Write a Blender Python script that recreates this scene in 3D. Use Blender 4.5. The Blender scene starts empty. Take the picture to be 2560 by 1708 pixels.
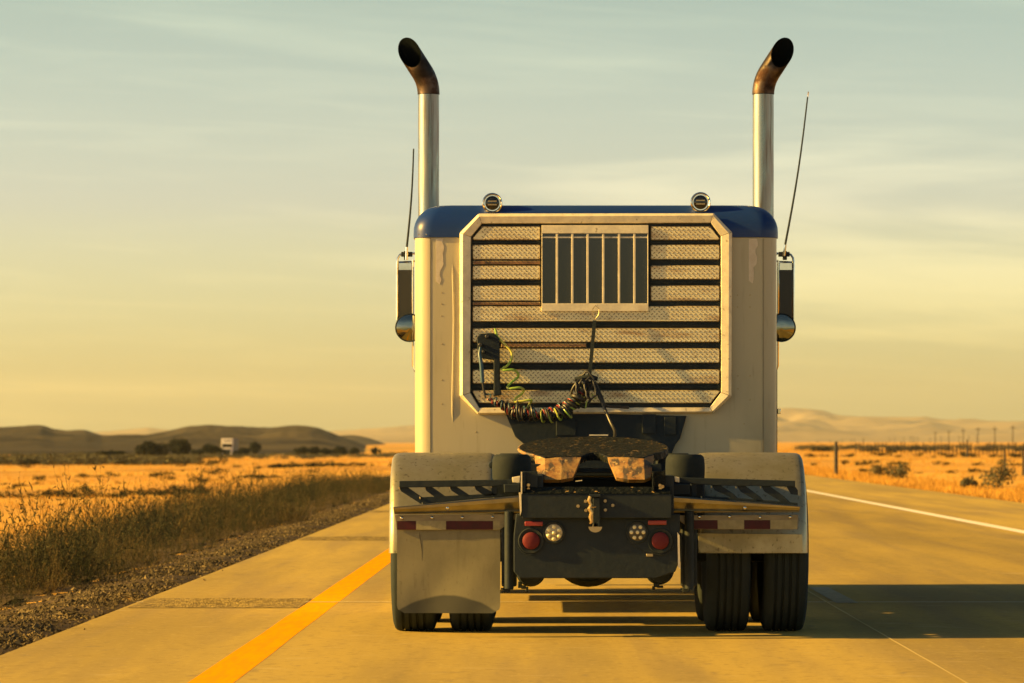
import bpy, math, random
import numpy as np
from mathutils import Vector, Matrix

random.seed(7)
rng = np.random.default_rng(7)
R = math.radians
sc = bpy.context.scene
col = sc.collection

# ---------------------------------------------------------------- camera
FPX = 9956.0                    # focal length in pixels of the 2560 px wide photograph (140 mm)
EYE = 1.17                      # height of the following car's lens above the road
HX, HY = 1372.0, 1104.0         # where the road vanishes in the photograph
cam_d = bpy.data.cameras.new('camera')
cam = bpy.data.objects.new('camera', cam_d)
col.objects.link(cam)
cam.location = (0, 0, EYE)
cam.rotation_euler = (R(90), 0, 0)
cam_d.sensor_width = 36
cam_d.lens = FPX / 2560 * 36
cam_d.shift_x = -(HX - 1280) / 2560
cam_d.shift_y = (HY - 854) / 2560
cam_d.clip_start = 0.5
cam_d.clip_end = 60000
cam_d.dof.use_dof = True
cam_d.dof.focus_distance = 25.5
cam_d.dof.aperture_fstop = 6.3
sc.camera = cam

# ---------------------------------------------------------------- light
SUN_EL, SUN_AZ = 22.5, -96.0    # low sun on the left, grazing the back of the truck
w = bpy.data.worlds.new('World')
sc.world = w
w.use_nodes = True
nt = w.node_tree
N, L = nt.nodes, nt.links
bg = N['Background']
bg.inputs[1].default_value = 0.055
sky = N.new('ShaderNodeTexSky')
sky.sky_type = 'NISHITA'
sky.sun_disc = False
sky.sun_elevation = R(SUN_EL)
sky.sun_rotation = R(SUN_AZ)
sky.dust_density = 2.0
tc = N.new('ShaderNodeTexCoord')
sep = N.new('ShaderNodeSeparateXYZ')
L.new(tc.outputs['Generated'], sep.inputs[0])
mr = N.new('ShaderNodeMapRange')
mr.inputs['From Min'].default_value = 0.0
mr.inputs['From Max'].default_value = 1.0
L.new(sep.outputs['Z'], mr.inputs['Value'])
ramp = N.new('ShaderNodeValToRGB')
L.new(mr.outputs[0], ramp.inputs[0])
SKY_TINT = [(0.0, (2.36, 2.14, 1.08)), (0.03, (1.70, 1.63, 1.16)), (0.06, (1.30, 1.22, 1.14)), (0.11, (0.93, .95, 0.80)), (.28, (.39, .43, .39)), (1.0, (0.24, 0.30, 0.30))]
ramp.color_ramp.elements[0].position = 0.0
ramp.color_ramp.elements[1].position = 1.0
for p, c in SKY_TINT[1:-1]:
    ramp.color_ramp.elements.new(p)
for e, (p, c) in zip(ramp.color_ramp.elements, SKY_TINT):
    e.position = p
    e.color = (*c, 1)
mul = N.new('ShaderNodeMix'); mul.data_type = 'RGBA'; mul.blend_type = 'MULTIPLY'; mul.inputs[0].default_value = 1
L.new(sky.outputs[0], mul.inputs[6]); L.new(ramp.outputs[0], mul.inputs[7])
# thin streaks of high cloud, drawn out along the horizon
def cloud(scale, sx, sz, tilt, lo, hi, seed):
    mp = N.new('ShaderNodeMapping')
    mp.inputs['Scale'].default_value = (sx, sx, sz)
    tl = N.new('ShaderNodeMapping')
    tl.inputs['Rotation'].default_value = (0, -tilt, 0)
    L.new(tc.outputs['Generated'], tl.inputs[0])
    mp.inputs['Location'].default_value = (seed, seed * .7, seed * .3)
    L.new(tl.outputs[0], mp.inputs[0])
    n = N.new('ShaderNodeTexNoise')
    n.inputs['Scale'].default_value = scale; n.inputs['Detail'].default_value = 5
    n.inputs['Roughness'].default_value = .56; n.inputs['Distortion'].default_value = .5
    L.new(mp.outputs[0], n.inputs['Vector'])
    m = N.new('ShaderNodeMapRange'); m.interpolation_type = 'SMOOTHSTEP'
    m.inputs['From Min'].default_value = lo; m.inputs['From Max'].default_value = hi
    L.new(n.outputs['Fac'], m.inputs['Value'])
    return m.outputs[0]
c1 = cloud(1.0, 3.2, 46, R(2.8), .46, .62, 3.1)
c2 = cloud(1.0, 14, 190, R(2.2), .46, .70, 8.4)
addc = N.new('ShaderNodeMath'); addc.operation = 'MULTIPLY_ADD'
L.new(c2, addc.inputs[0]); addc.inputs[1].default_value = .28; L.new(c1, addc.inputs[2])
cs = N.new('ShaderNodeMath'); cs.operation = 'MULTIPLY'; cs.inputs[1].default_value = .85
L.new(addc.outputs[0], cs.inputs[0])
cl = N.new('ShaderNodeMix'); cl.data_type = 'RGBA'; cl.blend_type = 'MULTIPLY'
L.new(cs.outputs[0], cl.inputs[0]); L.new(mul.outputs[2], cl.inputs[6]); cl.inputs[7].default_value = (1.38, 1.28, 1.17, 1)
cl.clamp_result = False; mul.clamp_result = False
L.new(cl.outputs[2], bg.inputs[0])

sun_d = bpy.data.lights.new('sun', 'SUN')
sun = bpy.data.objects.new('sun', sun_d)
col.objects.link(sun)
sun_d.energy = 4.3
sun_d.angle = R(0.55)
sun_d.color = (1.0, 0.585, 0.12)
sdir = Vector((math.sin(R(SUN_AZ)) * math.cos(R(SUN_EL)), math.cos(R(SUN_AZ)) * math.cos(R(SUN_EL)), math.sin(R(SUN_EL))))
sun.rotation_euler = sdir.to_track_quat('Z', 'Y').to_euler()
sun.location = (-30, 20, 20)

sc.view_settings.view_transform = 'Standard'
sc.view_settings.look = 'None'
sc.view_settings.gamma = 1
sc.view_settings.use_curve_mapping = False
sc.view_settings.exposure = 1.62
sc.render.engine = 'CYCLES'
sc.cycles.use_denoising = True
sc.cycles.max_bounces = 6
sc.cycles.volume_bounces = 0
sc.cycles.sample_clamp_indirect = 6

# ---------------------------------------------------------------- helpers
def P(px, py, Z):
    """a point read off the photograph, at its real distance Z from the lens"""
    return ((px - HX) * Z / FPX, EYE - (py - HY) * Z / FPX)

def ground_z(py, Z):
    return EYE - (py - HY) * Z / FPX

def S1(u, v): return (960 + u * .33167, 1080 + v * .33167)
def S2(u, v): return (1460 + u * .33167, 1080 + v * .33167)
def S3(u, v): return (1120 + u * .38263, 480 + v * .38263)
def S6(u, v): return (1140 + u * .24230, 780 + v * .24230)
def S7(u, v): return (1260 + u * .20426, 1080 + v * .20426)
def S8(u, v): return (1260 + u * .20426, 1280 + v * .20426)
def S9(u, v): return (960 + u * .15319, 1110 + v * .15319)

class MB:
    """collects shapes in world metres; build() links them as one mesh object"""
    def __init__(s):
        s.v, s.f, s.m = [], [], []
    def add(s, vs, fs, mi=0):
        o = len(s.v)
        s.v += [tuple(p) for p in vs]
        s.f += [tuple(i + o for i in f) for f in fs]
        s.m += [mi] * len(fs)
        return s
    def box(s, x0, x1, y0, y1, z0, z1, mi=0):
        v = [(x, y, z) for z in (z0, z1) for y in (y0, y1) for x in (x0, x1)]
        return s.add(v, [(0, 2, 3, 1), (4, 5, 7, 6), (0, 1, 5, 4), (2, 6, 7, 3), (0, 4, 6, 2), (1, 3, 7, 5)], mi)
    def prism(s, pts, a, b, axis='y', mi=0):
        """polygon in the plane across 'axis', pushed from a to b; y: pts are (x,z), x: (y,z), z: (x,y)"""
        area = sum(p[0] * q[1] - q[0] * p[1] for p, q in zip(pts, pts[1:] + pts[:1]))
        flip = (area > 0) if axis in 'y' else (area < 0)
        if flip:
            pts = pts[::-1]
        def mk(p, t):
            return {'y': (p[0], t, p[1]), 'x': (t, p[0], p[1]), 'z': (p[0], p[1], t)}[axis]
        n = len(pts)
        a, b = min(a, b), max(a, b)
        v = [mk(p, a) for p in pts] + [mk(p, b) for p in pts]
        f = [tuple(range(n))[::-1], tuple(range(n, 2 * n))] + [(i, (i + 1) % n, n + (i + 1) % n, n + i) for i in range(n)]
        return s.add(v, f, mi)
    def tube(s, path, r, n=10, mi=0, caps=True, closed=False):
        path = [Vector(p) for p in path]
        rs = r if isinstance(r, (list, tuple)) else [r] * len(path)
        k = len(path)
        up = None
        vs = []
        for i, p in enumerate(path):
            if closed:
                t = path[(i + 1) % k] - path[i - 1]
            else:
                t = path[min(i + 1, k - 1)] - path[max(i - 1, 0)]
            t = t.normalized() if t.length > 1e-9 else Vector((0, 0, 1))
            if up is None:
                up = t.orthogonal().normalized()
            up = (up - t * up.dot(t))
            up = up.normalized() if up.length > 1e-6 else t.orthogonal().normalized()
            bi = t.cross(up)
            for j in range(n):
                a = 2 * math.pi * j / n
                vs.append(p + (up * math.cos(a) + bi * math.sin(a)) * rs[i])
        fs = []
        for i in range(k if closed else k - 1):
            i2 = (i + 1) % k
            for j in range(n):
                j2 = (j + 1) % n
                fs.append((i * n + j, i * n + j2, i2 * n + j2, i2 * n + j))
        if caps and not closed:
            fs.append(tuple(range(n))[::-1])
            fs.append(tuple(range((k - 1) * n, k * n)))
        return s.add(vs, fs, mi)
    def lathe(s, prof, c, axis='y', n=28, mi=0):
        """profile of (offset along axis, radius) turned about the axis through c"""
        vs = []
        for t, r in prof:
            for j in range(n):
                a = 2 * math.pi * j / n
                p, q = r * math.cos(a), r * math.sin(a)
                d = {'y': (q, t, p), 'x': (t, p, q), 'z': (p, q, t)}[axis]
                vs.append((c[0] + d[0], c[1] + d[1], c[2] + d[2]))
        fs = []
        k = len(prof)
        for i in range(k - 1):
            for j in range(n):
                j2 = (j + 1) % n
                fs.append((i * n + j, i * n + j2, (i + 1) * n + j2, (i + 1) * n + j))
        if prof[0][1] > 1e-6: fs.append(tuple(range(n))[::-1])
        if prof[-1][1] > 1e-6: fs.append(tuple(range((k - 1) * n, k * n)))
        return s.add(vs, fs, mi)
    def build(s, name, mats, parent=None, bevel=0, smooth=32, origin=None, kind=None):
        o0 = Vector(origin) if origin is not None else (Vector(parent['_o']) if parent is not None and '_o' in parent else Vector((0, 0, 0)))
        me = bpy.data.meshes.new(name)
        me.from_pydata([tuple(Vector(p) - o0) for p in s.v], [], s.f)
        mats = mats if isinstance(mats, (list, tuple)) else [mats]
        for m in mats: me.materials.append(m)
        if len(mats) > 1:
            me.polygons.foreach_set('material_index', s.m)
        if smooth:
            me.polygons.foreach_set('use_smooth', [True] * len(me.polygons))
            me.set_sharp_from_angle(angle=R(smooth))
        me.update()
        o = bpy.data.objects.new(name, me)
        col.objects.link(o)
        if parent is not None:
            o.parent = parent
            o['_o'] = tuple(o0)
        else:
            o.location = o0
        if bevel:
            b = o.modifiers.new('bevel', 'BEVEL')
            b.width = bevel; b.segments = 2; b.limit_method = 'ANGLE'; b.angle_limit = R(35)
        if kind: o['kind'] = kind
        return o

def numpy_mesh(name, V, F, mat, parent=None, kind=None, smooth=False, loc=(0, 0, 0)):
    """V (n,3), F (m,k) with k = 3 or 4"""
    me = bpy.data.meshes.new(name)
    k = F.shape[1]
    me.vertices.add(len(V)); me.vertices.foreach_set('co', np.asarray(V, np.float32).ravel())
    me.loops.add(F.size); me.loops.foreach_set('vertex_index', F.astype(np.int32).ravel())
    me.polygons.add(len(F)); me.polygons.foreach_set('loop_start', np.arange(0, F.size, k, dtype=np.int32))
    me.polygons.foreach_set('use_smooth', np.full(len(F), smooth))
    me.update(calc_edges=True)
    for m in (mat if isinstance(mat, list) else [mat]): me.materials.append(m)
    o = bpy.data.objects.new(name, me)
    col.objects.link(o)
    o.location = loc
    if parent is not None: o.parent = parent
    if kind: o['kind'] = kind
    return o

def tag(o, label=None, cat=None, group=None, kind=None):
    if label: o['label'] = label
    if cat: o['category'] = cat
    if group: o['group'] = group
    if kind: o['kind'] = kind
    return o

def thing(name, loc, label, cat, group=None):
    o = bpy.data.objects.new(name, None)
    col.objects.link(o)
    o.location = loc
    o.empty_display_size = .2
    o['_o'] = tuple(loc)
    return tag(o, label, cat, group)

def children_of(o):
    return [c for c in bpy.data.objects if c.parent == o]

def copy_tree(o, loc, rz=0, scale=None, label=None):
    c = o.copy(); col.objects.link(c)
    c.location = loc; c.rotation_euler = (0, 0, rz)
    if scale is not None: c.scale = scale
    if label: c['label'] = label
    for ch in children_of(o):
        d = ch.copy(); col.objects.link(d); d.parent = c
        for g in children_of(ch):
            e = g.copy(); col.objects.link(e); e.parent = d
    return c

# ---------------------------------------------------------------- materials
def material(name, base, rough=.6, metal=0.0, var=None, vscale=5.0, vmix=(.35, .65), bump=0.0, bscale=40.0,
             stretch=(1, 1, 1), island=0.0, spec=.5, coat=0, trans=0, rough_var=0, extra=None):
    m = bpy.data.materials.new(name)
    m.use_nodes = True
    n, l = m.node_tree.nodes, m.node_tree.links
    b = n['Principled BSDF']
    b.inputs['Base Color'].default_value = (*base, 1)
    b.inputs['Roughness'].default_value = rough
    b.inputs['Metallic'].default_value = metal
    b.inputs['Specular IOR Level'].default_value = spec
    b.inputs['Coat Weight'].default_value = coat
    tcn = n.new('ShaderNodeTexCoord')
    mp = n.new('ShaderNodeMapping')
    mp.inputs['Scale'].default_value = stretch
    l.new(tcn.outputs['Object'], mp.inputs[0])
    colour = None
    if var is not None:
        t = n.new('ShaderNodeTexNoise')
        t.inputs['Scale'].default_value = vscale; t.inputs['Detail'].default_value = 6; t.inputs['Roughness'].default_value = .62
        l.new(mp.outputs[0], t.inputs['Vector'])
        r = n.new('ShaderNodeMapRange'); r.interpolation_type = 'SMOOTHSTEP'
        r.inputs['From Min'].default_value, r.inputs['From Max'].default_value = vmix
        l.new(t.outputs['Fac'], r.inputs['Value'])
        x = n.new('ShaderNodeMix'); x.data_type = 'RGBA'
        x.inputs[6].default_value = (*base, 1); x.inputs[7].default_value = (*var, 1)
        l.new(r.outputs[0], x.inputs[0])
        colour = x.outputs[2]
        if rough_var:
            q = n.new('ShaderNodeMath'); q.operation = 'MULTIPLY_ADD'
            q.inputs[1].default_value = rough_var; q.inputs[2].default_value = rough
            l.new(r.outputs[0], q.inputs[0]); l.new(q.outputs[0], b.inputs['Roughness'])
    if extra:
        for ecol, esc, estretch, emix in extra:
            mp2 = n.new('ShaderNodeMapping'); mp2.inputs['Scale'].default_value = estretch
            mp2.inputs['Location'].default_value = (esc * .37, esc * .11, 1.7)
            l.new(tcn.outputs['Object'], mp2.inputs[0])
            t = n.new('ShaderNodeTexNoise'); t.inputs['Scale'].default_value = esc; t.inputs['Detail'].default_value = 5
            l.new(mp2.outputs[0], t.inputs['Vector'])
            r = n.new('ShaderNodeMapRange'); r.interpolation_type = 'SMOOTHSTEP'
            r.inputs['From Min'].default_value, r.inputs['From Max'].default_value = emix[:2]
            if len(emix) > 2: r.inputs['To Max'].default_value = emix[2]
            l.new(t.outputs['Fac'], r.inputs['Value'])
            x = n.new('ShaderNodeMix'); x.data_type = 'RGBA'
            if colour is None: x.inputs[6].default_value = (*base, 1)
            else: l.new(colour, x.inputs[6])
            x.inputs[7].default_value = (*ecol, 1)
            l.new(r.outputs[0], x.inputs[0])
            colour = x.outputs[2]
    if island:
        g = n.new('ShaderNodeNewGeometry')
        h = n.new('ShaderNodeHueSaturation')
        q = n.new('ShaderNodeMapRange'); q.inputs['To Min'].default_value = 1 - island; q.inputs['To Max'].default_value = 1 + island
        l.new(g.outputs['Random Per Island'], q.inputs['Value'])
        l.new(q.outputs[0], h.inputs['Value'])
        if colour is None: h.inputs['Color'].default_value = (*base, 1)
        else: l.new(colour, h.inputs['Color'])
        colour = h.outputs[0]
    if colour is not None: l.new(colour, b.inputs['Base Color'])
    if bump:
        t = n.new('ShaderNodeTexNoise'); t.inputs['Scale'].default_value = bscale; t.inputs['Detail'].default_value = 4
        l.new(mp.outputs[0], t.inputs['Vector'])
        k = n.new('ShaderNodeBump'); k.inputs['Strength'].default_value = bump; k.inputs['Distance'].default_value = .02
        l.new(t.outputs['Fac'], k.inputs['Height']); l.new(k.outputs[0], b.inputs['Normal'])
    if trans:
        tr = n.new('ShaderNodeBsdfTranslucent')
        mx = n.new('ShaderNodeMixShader'); mx.inputs[0].default_value = trans
        if colour is not None: l.new(colour, tr.inputs[0])
        else: tr.inputs[0].default_value = (*base, 1)
        l.new(b.outputs[0], mx.inputs[1]); l.new(tr.outputs[0], mx.inputs[2])
        l.new(mx.outputs[0], n['Material Output'].inputs[0])
    return m

M = {}
M['concrete'] = material('concrete', (.47, .352, .098), .92, spec=.03, var=(.33, .255, .09), vscale=.55, stretch=(1.6, .12, 1), bump=.045, bscale=60,
                         extra=[((.24, .19, .11), 1.1, (2.2, .10, 1), (.44, .72, .55)), ((.22, .175, .11), 9, (1.0, .35, 1), (.60, .80, .7)),
                                ((.25, .185, .07), 15, (1, .8, 1), (.53, .72, .55)), ((.53, .42, .15), 24, (1, .8, 1), (.56, .74, .5)), ((.18, .135, .06), 34, (.7, 1, 1), (.62, .72, .6)), ((.52, .43, .23), 5, (.5, .9, 1), (.60, .85, .6))])
M['rough_concrete'] = material('rough_concrete', (.33, .25, .085), .95, spec=.1, var=(.14, .105, .045), vscale=16, stretch=(1, .6, 1), bump=.8, bscale=60)
M['sealant'] = material('sealant', (.62, .56, .42), .7)
M['dark_joint'] = material('dark_joint', (.12, .11, .09), .9)
M['yellow_paint'] = material('yellow_paint', (.86, .35, .004), .9, spec=0, var=(.74, .30, .010), vscale=3, stretch=(6, .5, 1),
                             extra=[((.50, .26, .06), 12, (3, .5, 1), (.62, .85, .5))])
M['white_paint'] = material('white_paint', (.80, .76, .66), .7, var=(.62, .56, .45), vscale=5, stretch=(2, .5, 1), vmix=(.5, .8))
M['worn_white'] = material('worn_white', (.34, .31, .20), .85, spec=.1, var=(.22, .20, .13), vscale=9)
M['faint_joint'] = material('faint_joint', (.52, .42, .17), .85, spec=.1)
M['dry_ground'] = material('dry_ground', (.66, .38, .07), .95, spec=.05, var=(.48, .26, .06), vscale=.05, stretch=(1, .5, 1), bump=.6, bscale=2.5,
                           extra=[((.26, .16, .055), .16, (1, .3, 1), (.54, .72, .8)), ((.68, .40, .09), .035, (.6, 1, 1), (.5, .75, .7))])
M['gravel'] = material('gravel', (.135, .102, .050), .9, spec=.15, var=(.06, .048, .027), vscale=1.2, island=.65)
M['gravel_bed'] = material('gravel_bed', (.12, .085, .045), .95, spec=.1, var=(.06, .045, .028), vscale=14, bump=1, bscale=30)
M['soil'] = material('soil', (.085, .062, .03), .95, spec=.05, var=(.15, .105, .042), vscale=1.4, vmix=(.45, .75), bump=.7, bscale=9)
M['weed'] = material('weed', (.066, .062, .031), .9, spec=.1, var=(.042, .045, .025), vscale=.35, island=.45, trans=.25)
M['weed_dry'] = material('weed_dry', (.135, .098, .040), .9, spec=.1, var=(.085, .07, .034), vscale=.5, island=.4, trans=.25)
M['bush'] = material('bush', (.048, .050, .028), .85, spec=.1, var=(.028, .032, .02), vscale=.4, island=.45, trans=.15)
M['straw'] = material('straw', (.66, .38, .07), .9, spec=.05, var=(.42, .23, .055), vscale=.08, island=.25, trans=.3)
M['sage'] = material('sage', (.105, .095, .045), .85, var=(.05, .05, .028), vscale=1.4, island=.4, trans=.15)
M['tree_leaf'] = material('tree_leaf', (.026, .029, .018), .85, spec=.1, var=(.014, .018, .012), vscale=.5, island=.4, trans=.1)
M['bark'] = material('bark', (.10, .075, .05), .95, bump=.6, bscale=12)
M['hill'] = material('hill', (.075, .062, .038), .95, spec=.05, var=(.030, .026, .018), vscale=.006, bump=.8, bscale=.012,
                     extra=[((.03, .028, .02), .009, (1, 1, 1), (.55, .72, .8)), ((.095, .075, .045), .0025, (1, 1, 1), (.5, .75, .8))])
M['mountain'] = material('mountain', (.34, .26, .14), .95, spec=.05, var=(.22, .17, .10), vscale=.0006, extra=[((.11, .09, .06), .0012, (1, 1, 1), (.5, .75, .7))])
M['post_wood'] = material('post_wood', (.05, .045, .04), .9, var=(.03, .028, .025), vscale=6)
M['wire'] = material('wire', (.10, .085, .07), .6, metal=.6)
def lane_wear(m):
    n, l = m.node_tree.nodes, m.node_tree.links
    b = n['Principled BSDF']; src = b.inputs['Base Color'].links[0].from_socket
    t = n.new('ShaderNodeTexCoord'); sp = n.new('ShaderNodeSeparateXYZ'); l.new(t.outputs['Object'], sp.inputs[0])
    mr_ = n.new('ShaderNodeMapRange'); mr_.inputs['From Min'].default_value = -4; mr_.inputs['From Max'].default_value = 10
    l.new(sp.outputs['X'], mr_.inputs['Value'])
    rp = n.new('ShaderNodeValToRGB')
    stops = [(-4, 1.0), (-1.9, 1.0), (-.9, .92), (-.3, 1.0), (.9, .94), (1.7, .98), (2.1, .90), (2.9, .78), (3.7, .88), (4.6, .74), (5.5, .86), (6.1, .90), (6.6, 1.0), (9, 1.0)]
    for k in range(len(stops) - 2): rp.color_ramp.elements.new(.5)
    for e, (p, v) in zip(rp.color_ramp.elements, stops):
        e.position = (p + 4) / 14; e.color = (v, v * .985, v * .97, 1)
    l.new(mr_.outputs[0], rp.inputs[0])
    x = n.new('ShaderNodeMix'); x.data_type = 'RGBA'; x.blend_type = 'MULTIPLY'; x.inputs[0].default_value = 1
    l.new(src, x.inputs[6]); l.new(rp.outputs[0], x.inputs[7]); l.new(x.outputs[2], b.inputs['Base Color'])
lane_wear(M['concrete'])
# truck
M['white_cab'] = material('white_cab', (.44, .40, .275), .38, var=(.35, .32, .215), vscale=1.6, stretch=(1, 1, .35), vmix=(.45, .8), coat=.2,
                          extra=[((.30, .255, .15), 7, (2.2, 2.2, .25), (.58, .86, .55)), ((.26, .235, .155), 1.3, (1, 1, .5), (.42, .75, .65)), ((.20, .17, .11), 26, (1, 1, .12), (.60, .80, .45))])
M['blue_paint'] = material('blue_paint', (.008, .032, .17), .38, var=(.012, .038, .15), vscale=2, spec=.35, coat=.08)
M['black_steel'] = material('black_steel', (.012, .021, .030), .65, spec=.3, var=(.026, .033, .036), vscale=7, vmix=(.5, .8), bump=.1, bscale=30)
M['black_rubber'] = material('black_rubber', (.018, .027, .032), .8, spec=.2, var=(.028, .034, .036), vscale=9)
M['tyre_rubber'] = material('tyre_rubber', (.027, .036, .040), .9, spec=.1, var=(.036, .044, .046), vscale=5, vmix=(.4, .75))
M['grease'] = material('grease', (.007, .010, .011), .5, spec=.12, var=(.035, .026, .016), vscale=18, vmix=(.64, .74), bump=.8, bscale=26,
                       extra=[((.46, .30, .11), 30, (1, 2.2, 1), (.64, .70, .9))])
M['rust_plate'] = material('rust_plate', (.38, .235, .08), .65, var=(.26, .125, .04), vscale=10, stretch=(1, 1, 2), bump=.3, bscale=25,
                           extra=[((.05, .045, .04), 15, (1, .4, .45), (.52, .62, .92)), ((.30, .15, .05), 24, (1, 1, 1), (.56, .70, .8)), ((.60, .42, .17), 34, (1, 1, .5), (.60, .72, .7))])
M['aluminium'] = material('aluminium', (.36, .335, .255), .28, metal=1, var=(.26, .24, .175), vscale=4, rough_var=.14,
                          extra=[((.28, .25, .19), 22, (1, 1, 1), (.60, .76, .7))], bump=.05, bscale=35)
M['fender_metal'] = material('fender_metal', (.42, .39, .265), .36, metal=.75, var=(.27, .255, .165), vscale=3, stretch=(1, 1, 1), rough_var=.16,
                             extra=[((.13, .115, .075), 42, (1, 1, .6), (.575, .70, .75)), ((.36, .31, .22), 10, (3, 1, .3), (.55, .8, .6))])
M['dull_plate'] = material('dull_plate', (.25, .215, .135), .5, metal=.35, var=(.18, .155, .10), vscale=6, stretch=(1, 1, 3))
M['chrome'] = material('chrome', (.75, .73, .68), .10, metal=1, var=(.60, .56, .48), vscale=6)
M['stack_chrome'] = material('stack_chrome', (.27, .31, .29), .26, metal=1, var=(.30, .31, .30), vscale=5, stretch=(3, 3, .5), rough_var=.2,
                             extra=[((.12, .10, .08), 11, (5, 5, .18), (.54, .70, .8))])
M['stack_burnt'] = material('stack_burnt', (.12, .092, .075), .45, metal=1, var=(.07, .04, .028), vscale=9, vmix=(.40, .62), rough_var=.3,
                            extra=[((.035, .03, .028), 7, (1, 1, 1), (.40, .54, .95))])
M['rubber_bag'] = material('rubber_bag', (.010, .016, .020), .8, spec=.2, var=(.018, .024, .026), vscale=6)
M['soot'] = material('soot', (.006, .008, .009), 1.0, spec=0)
M['frame_alu'] = material('frame_alu', (.88, .78, .54), .38, metal=.15, var=(.72, .64, .46), vscale=8, stretch=(2, 1, 2),
                          extra=[((.24, .18, .11), 30, (1, 1, 1), (.62, .74, .7)), ((.42, .27, .13), 4, (1, 1, 1), (.62, .8, .6))])
M['tread'] = material('tread', (.92, .83, .50), .45, metal=.1, var=(.80, .70, .42), vscale=4, stretch=(1, 1, 4), bump=.05, bscale=50,
                      extra=[((.40, .23, .11), 2.3, (1, 1, 5), (.54, .74, .9)), ((.24, .15, .09), 26, (.4, 1, 1.6), (.62, .78, .7))])
M['tread_lug'] = material('tread_lug', (.13, .09, .05), .65, metal=0, var=(.24, .18, .10), vscale=9)
M['tread_shade_grime'] = material('tread_shade_grime', (.46, .38, .22), .6, metal=.1, var=(.22, .17, .10), vscale=9, stretch=(1, 1, 3), vmix=(.3, .6))  # grime plus the shading of the plate edges, painted into the bevel colour
M['tread_rusty'] = material('tread_rusty', (.36, .19, .09), .6, metal=.3, var=(.18, .10, .06), vscale=12, vmix=(.4, .65), stretch=(1, 1, 2),
                            extra=[((.05, .04, .035), 8, (1, 1, 1), (.60, .70, .9))])
M['glass_dark'] = material('glass_dark', (.012, .013, .014), .08, spec=.6)
M['mirror_glass'] = material('mirror_glass', (.24, .24, .21), .04, metal=1)
M['mirror_dusty'] = material('mirror_dusty', (.040, .042, .040), .25, metal=0, spec=.35)
M['red_lens'] = material('red_lens', (.13, .022, .026), .6, spec=.12)
M['marker_red'] = material('marker_red', (.26, .022, .025), .3, coat=.3)
M['amber'] = material('amber', (.55, .30, .05), .3)
M['clear_lens'] = material('clear_lens', (.42, .36, .22), .25, var=(.26, .22, .13), vscale=30, coat=.5)
M['led'] = material('led', (.80, .72, .42), .2, coat=.6)
M['lens_dark'] = material('lens_dark', (.06, .055, .04), .25)
M['tape_red'] = material('tape_red', (.065, .016, .022), .5, spec=.15, var=(.045, .016, .02), vscale=18)
M['tape_white'] = material('tape_white', (.30, .275, .165), .5, spec=.15, var=(.23, .21, .125), vscale=18)
M['hose_blue'] = material('hose_blue', (.03, .075, .11), .4)
M['hose_red'] = material('hose_red', (.26, .04, .035), .4)
M['hose_green'] = material('hose_green', (.22, .42, .06), .35, var=(.52, .50, .10), vscale=6)
M['hose_black'] = material('hose_black', (.025, .026, .026), .45)
M['blue_grip'] = material('blue_grip', (.03, .08, .13), .4)
M['brass'] = material('brass', (.72, .55, .26), .35, metal=.8, var=(.50, .33, .14), vscale=30)
M['bolt_metal'] = material('bolt_metal', (.40, .33, .20), .4, metal=.7)
M['dark_seam'] = material('dark_seam', (.16, .14, .09), .7)
M['sticker'] = material('sticker', (.66, .60, .48), .6, var=(.58, .50, .38), vscale=18)
M['paint_far_white'] = material('paint_far_white', (.78, .75, .68), .4)
M['grey_far'] = material('grey_far', (.40, .38, .33), .6)
M['trailer_far'] = material('trailer_far', (.15, .14, .11), .7)  # the trailer's shading is put into its base colour
# white mud flap with a rub mark left by the tyre along its foot
def mudflap_material():
    m = material('mudflap_white', (.215, .198, .122), .65, var=(.155, .146, .092), vscale=3, stretch=(1, 1, .6), spec=.35,
                 extra=[((.10, .09, .06), 11, (1.8, 1, .35), (.55, .80, .6)), ((.12, .105, .07), 55, (1, 1, .8), (.60, .74, .6))])
    n, l = m.node_tree.nodes, m.node_tree.links
    b = n['Principled BSDF']
    src = b.inputs['Base Color'].links[0].from_socket
    t = n.new('ShaderNodeTexCoord'); s = n.new('ShaderNodeSeparateXYZ'); l.new(t.outputs['Object'], s.inputs[0])
    def mth(op, a, c, d=None):
        q = n.new('ShaderNodeMath'); q.operation = op
        for i, v in enumerate((a, c, d)):
            if v is None: continue
            if isinstance(v, (int, float)): q.inputs[i].default_value = v
            else: l.new(v, q.inputs[i])
        return q.outputs[0]
    dx = mth('SUBTRACT', s.outputs['X'], -.01)
    arch = mth('MULTIPLY_ADD', mth('MULTIPLY', dx, dx), -1.1, .108)
    no = n.new('ShaderNodeTexNoise'); no.inputs['Scale'].default_value = 9; l.new(t.outputs['Object'], no.inputs['Vector'])
    arch2 = mth('MULTIPLY_ADD', mth('SUBTRACT', no.outputs['Fac'], .5), .018, arch)
    d = mth('SUBTRACT', arch2, s.outputs['Z'])
    r = n.new('ShaderNodeMapRange'); r.inputs['From Min'].default_value = -.004; r.inputs['From Max'].default_value = .008
    r.inputs['To Max'].default_value = .85
    l.new(d, r.inputs['Value'])
    x = n.new('ShaderNodeMix'); x.data_type = 'RGBA'
    l.new(r.outputs[0], x.inputs[0]); l.new(src, x.inputs[6]); x.inputs[7].default_value = (.034, .038, .034, 1)
    l.new(x.outputs[2], b.inputs['Base Color'])
    return m
M['mudflap'] = mudflap_material()

# ---------------------------------------------------------------- setting: ground, road
LEFT_EDGE, RIGHT_EDGE = -3.0, 9.05
def sst(a, b, x):
    t = np.clip((x - a) / (b - a), 0, 1)
    return t * t * (3 - 2 * t)

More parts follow.
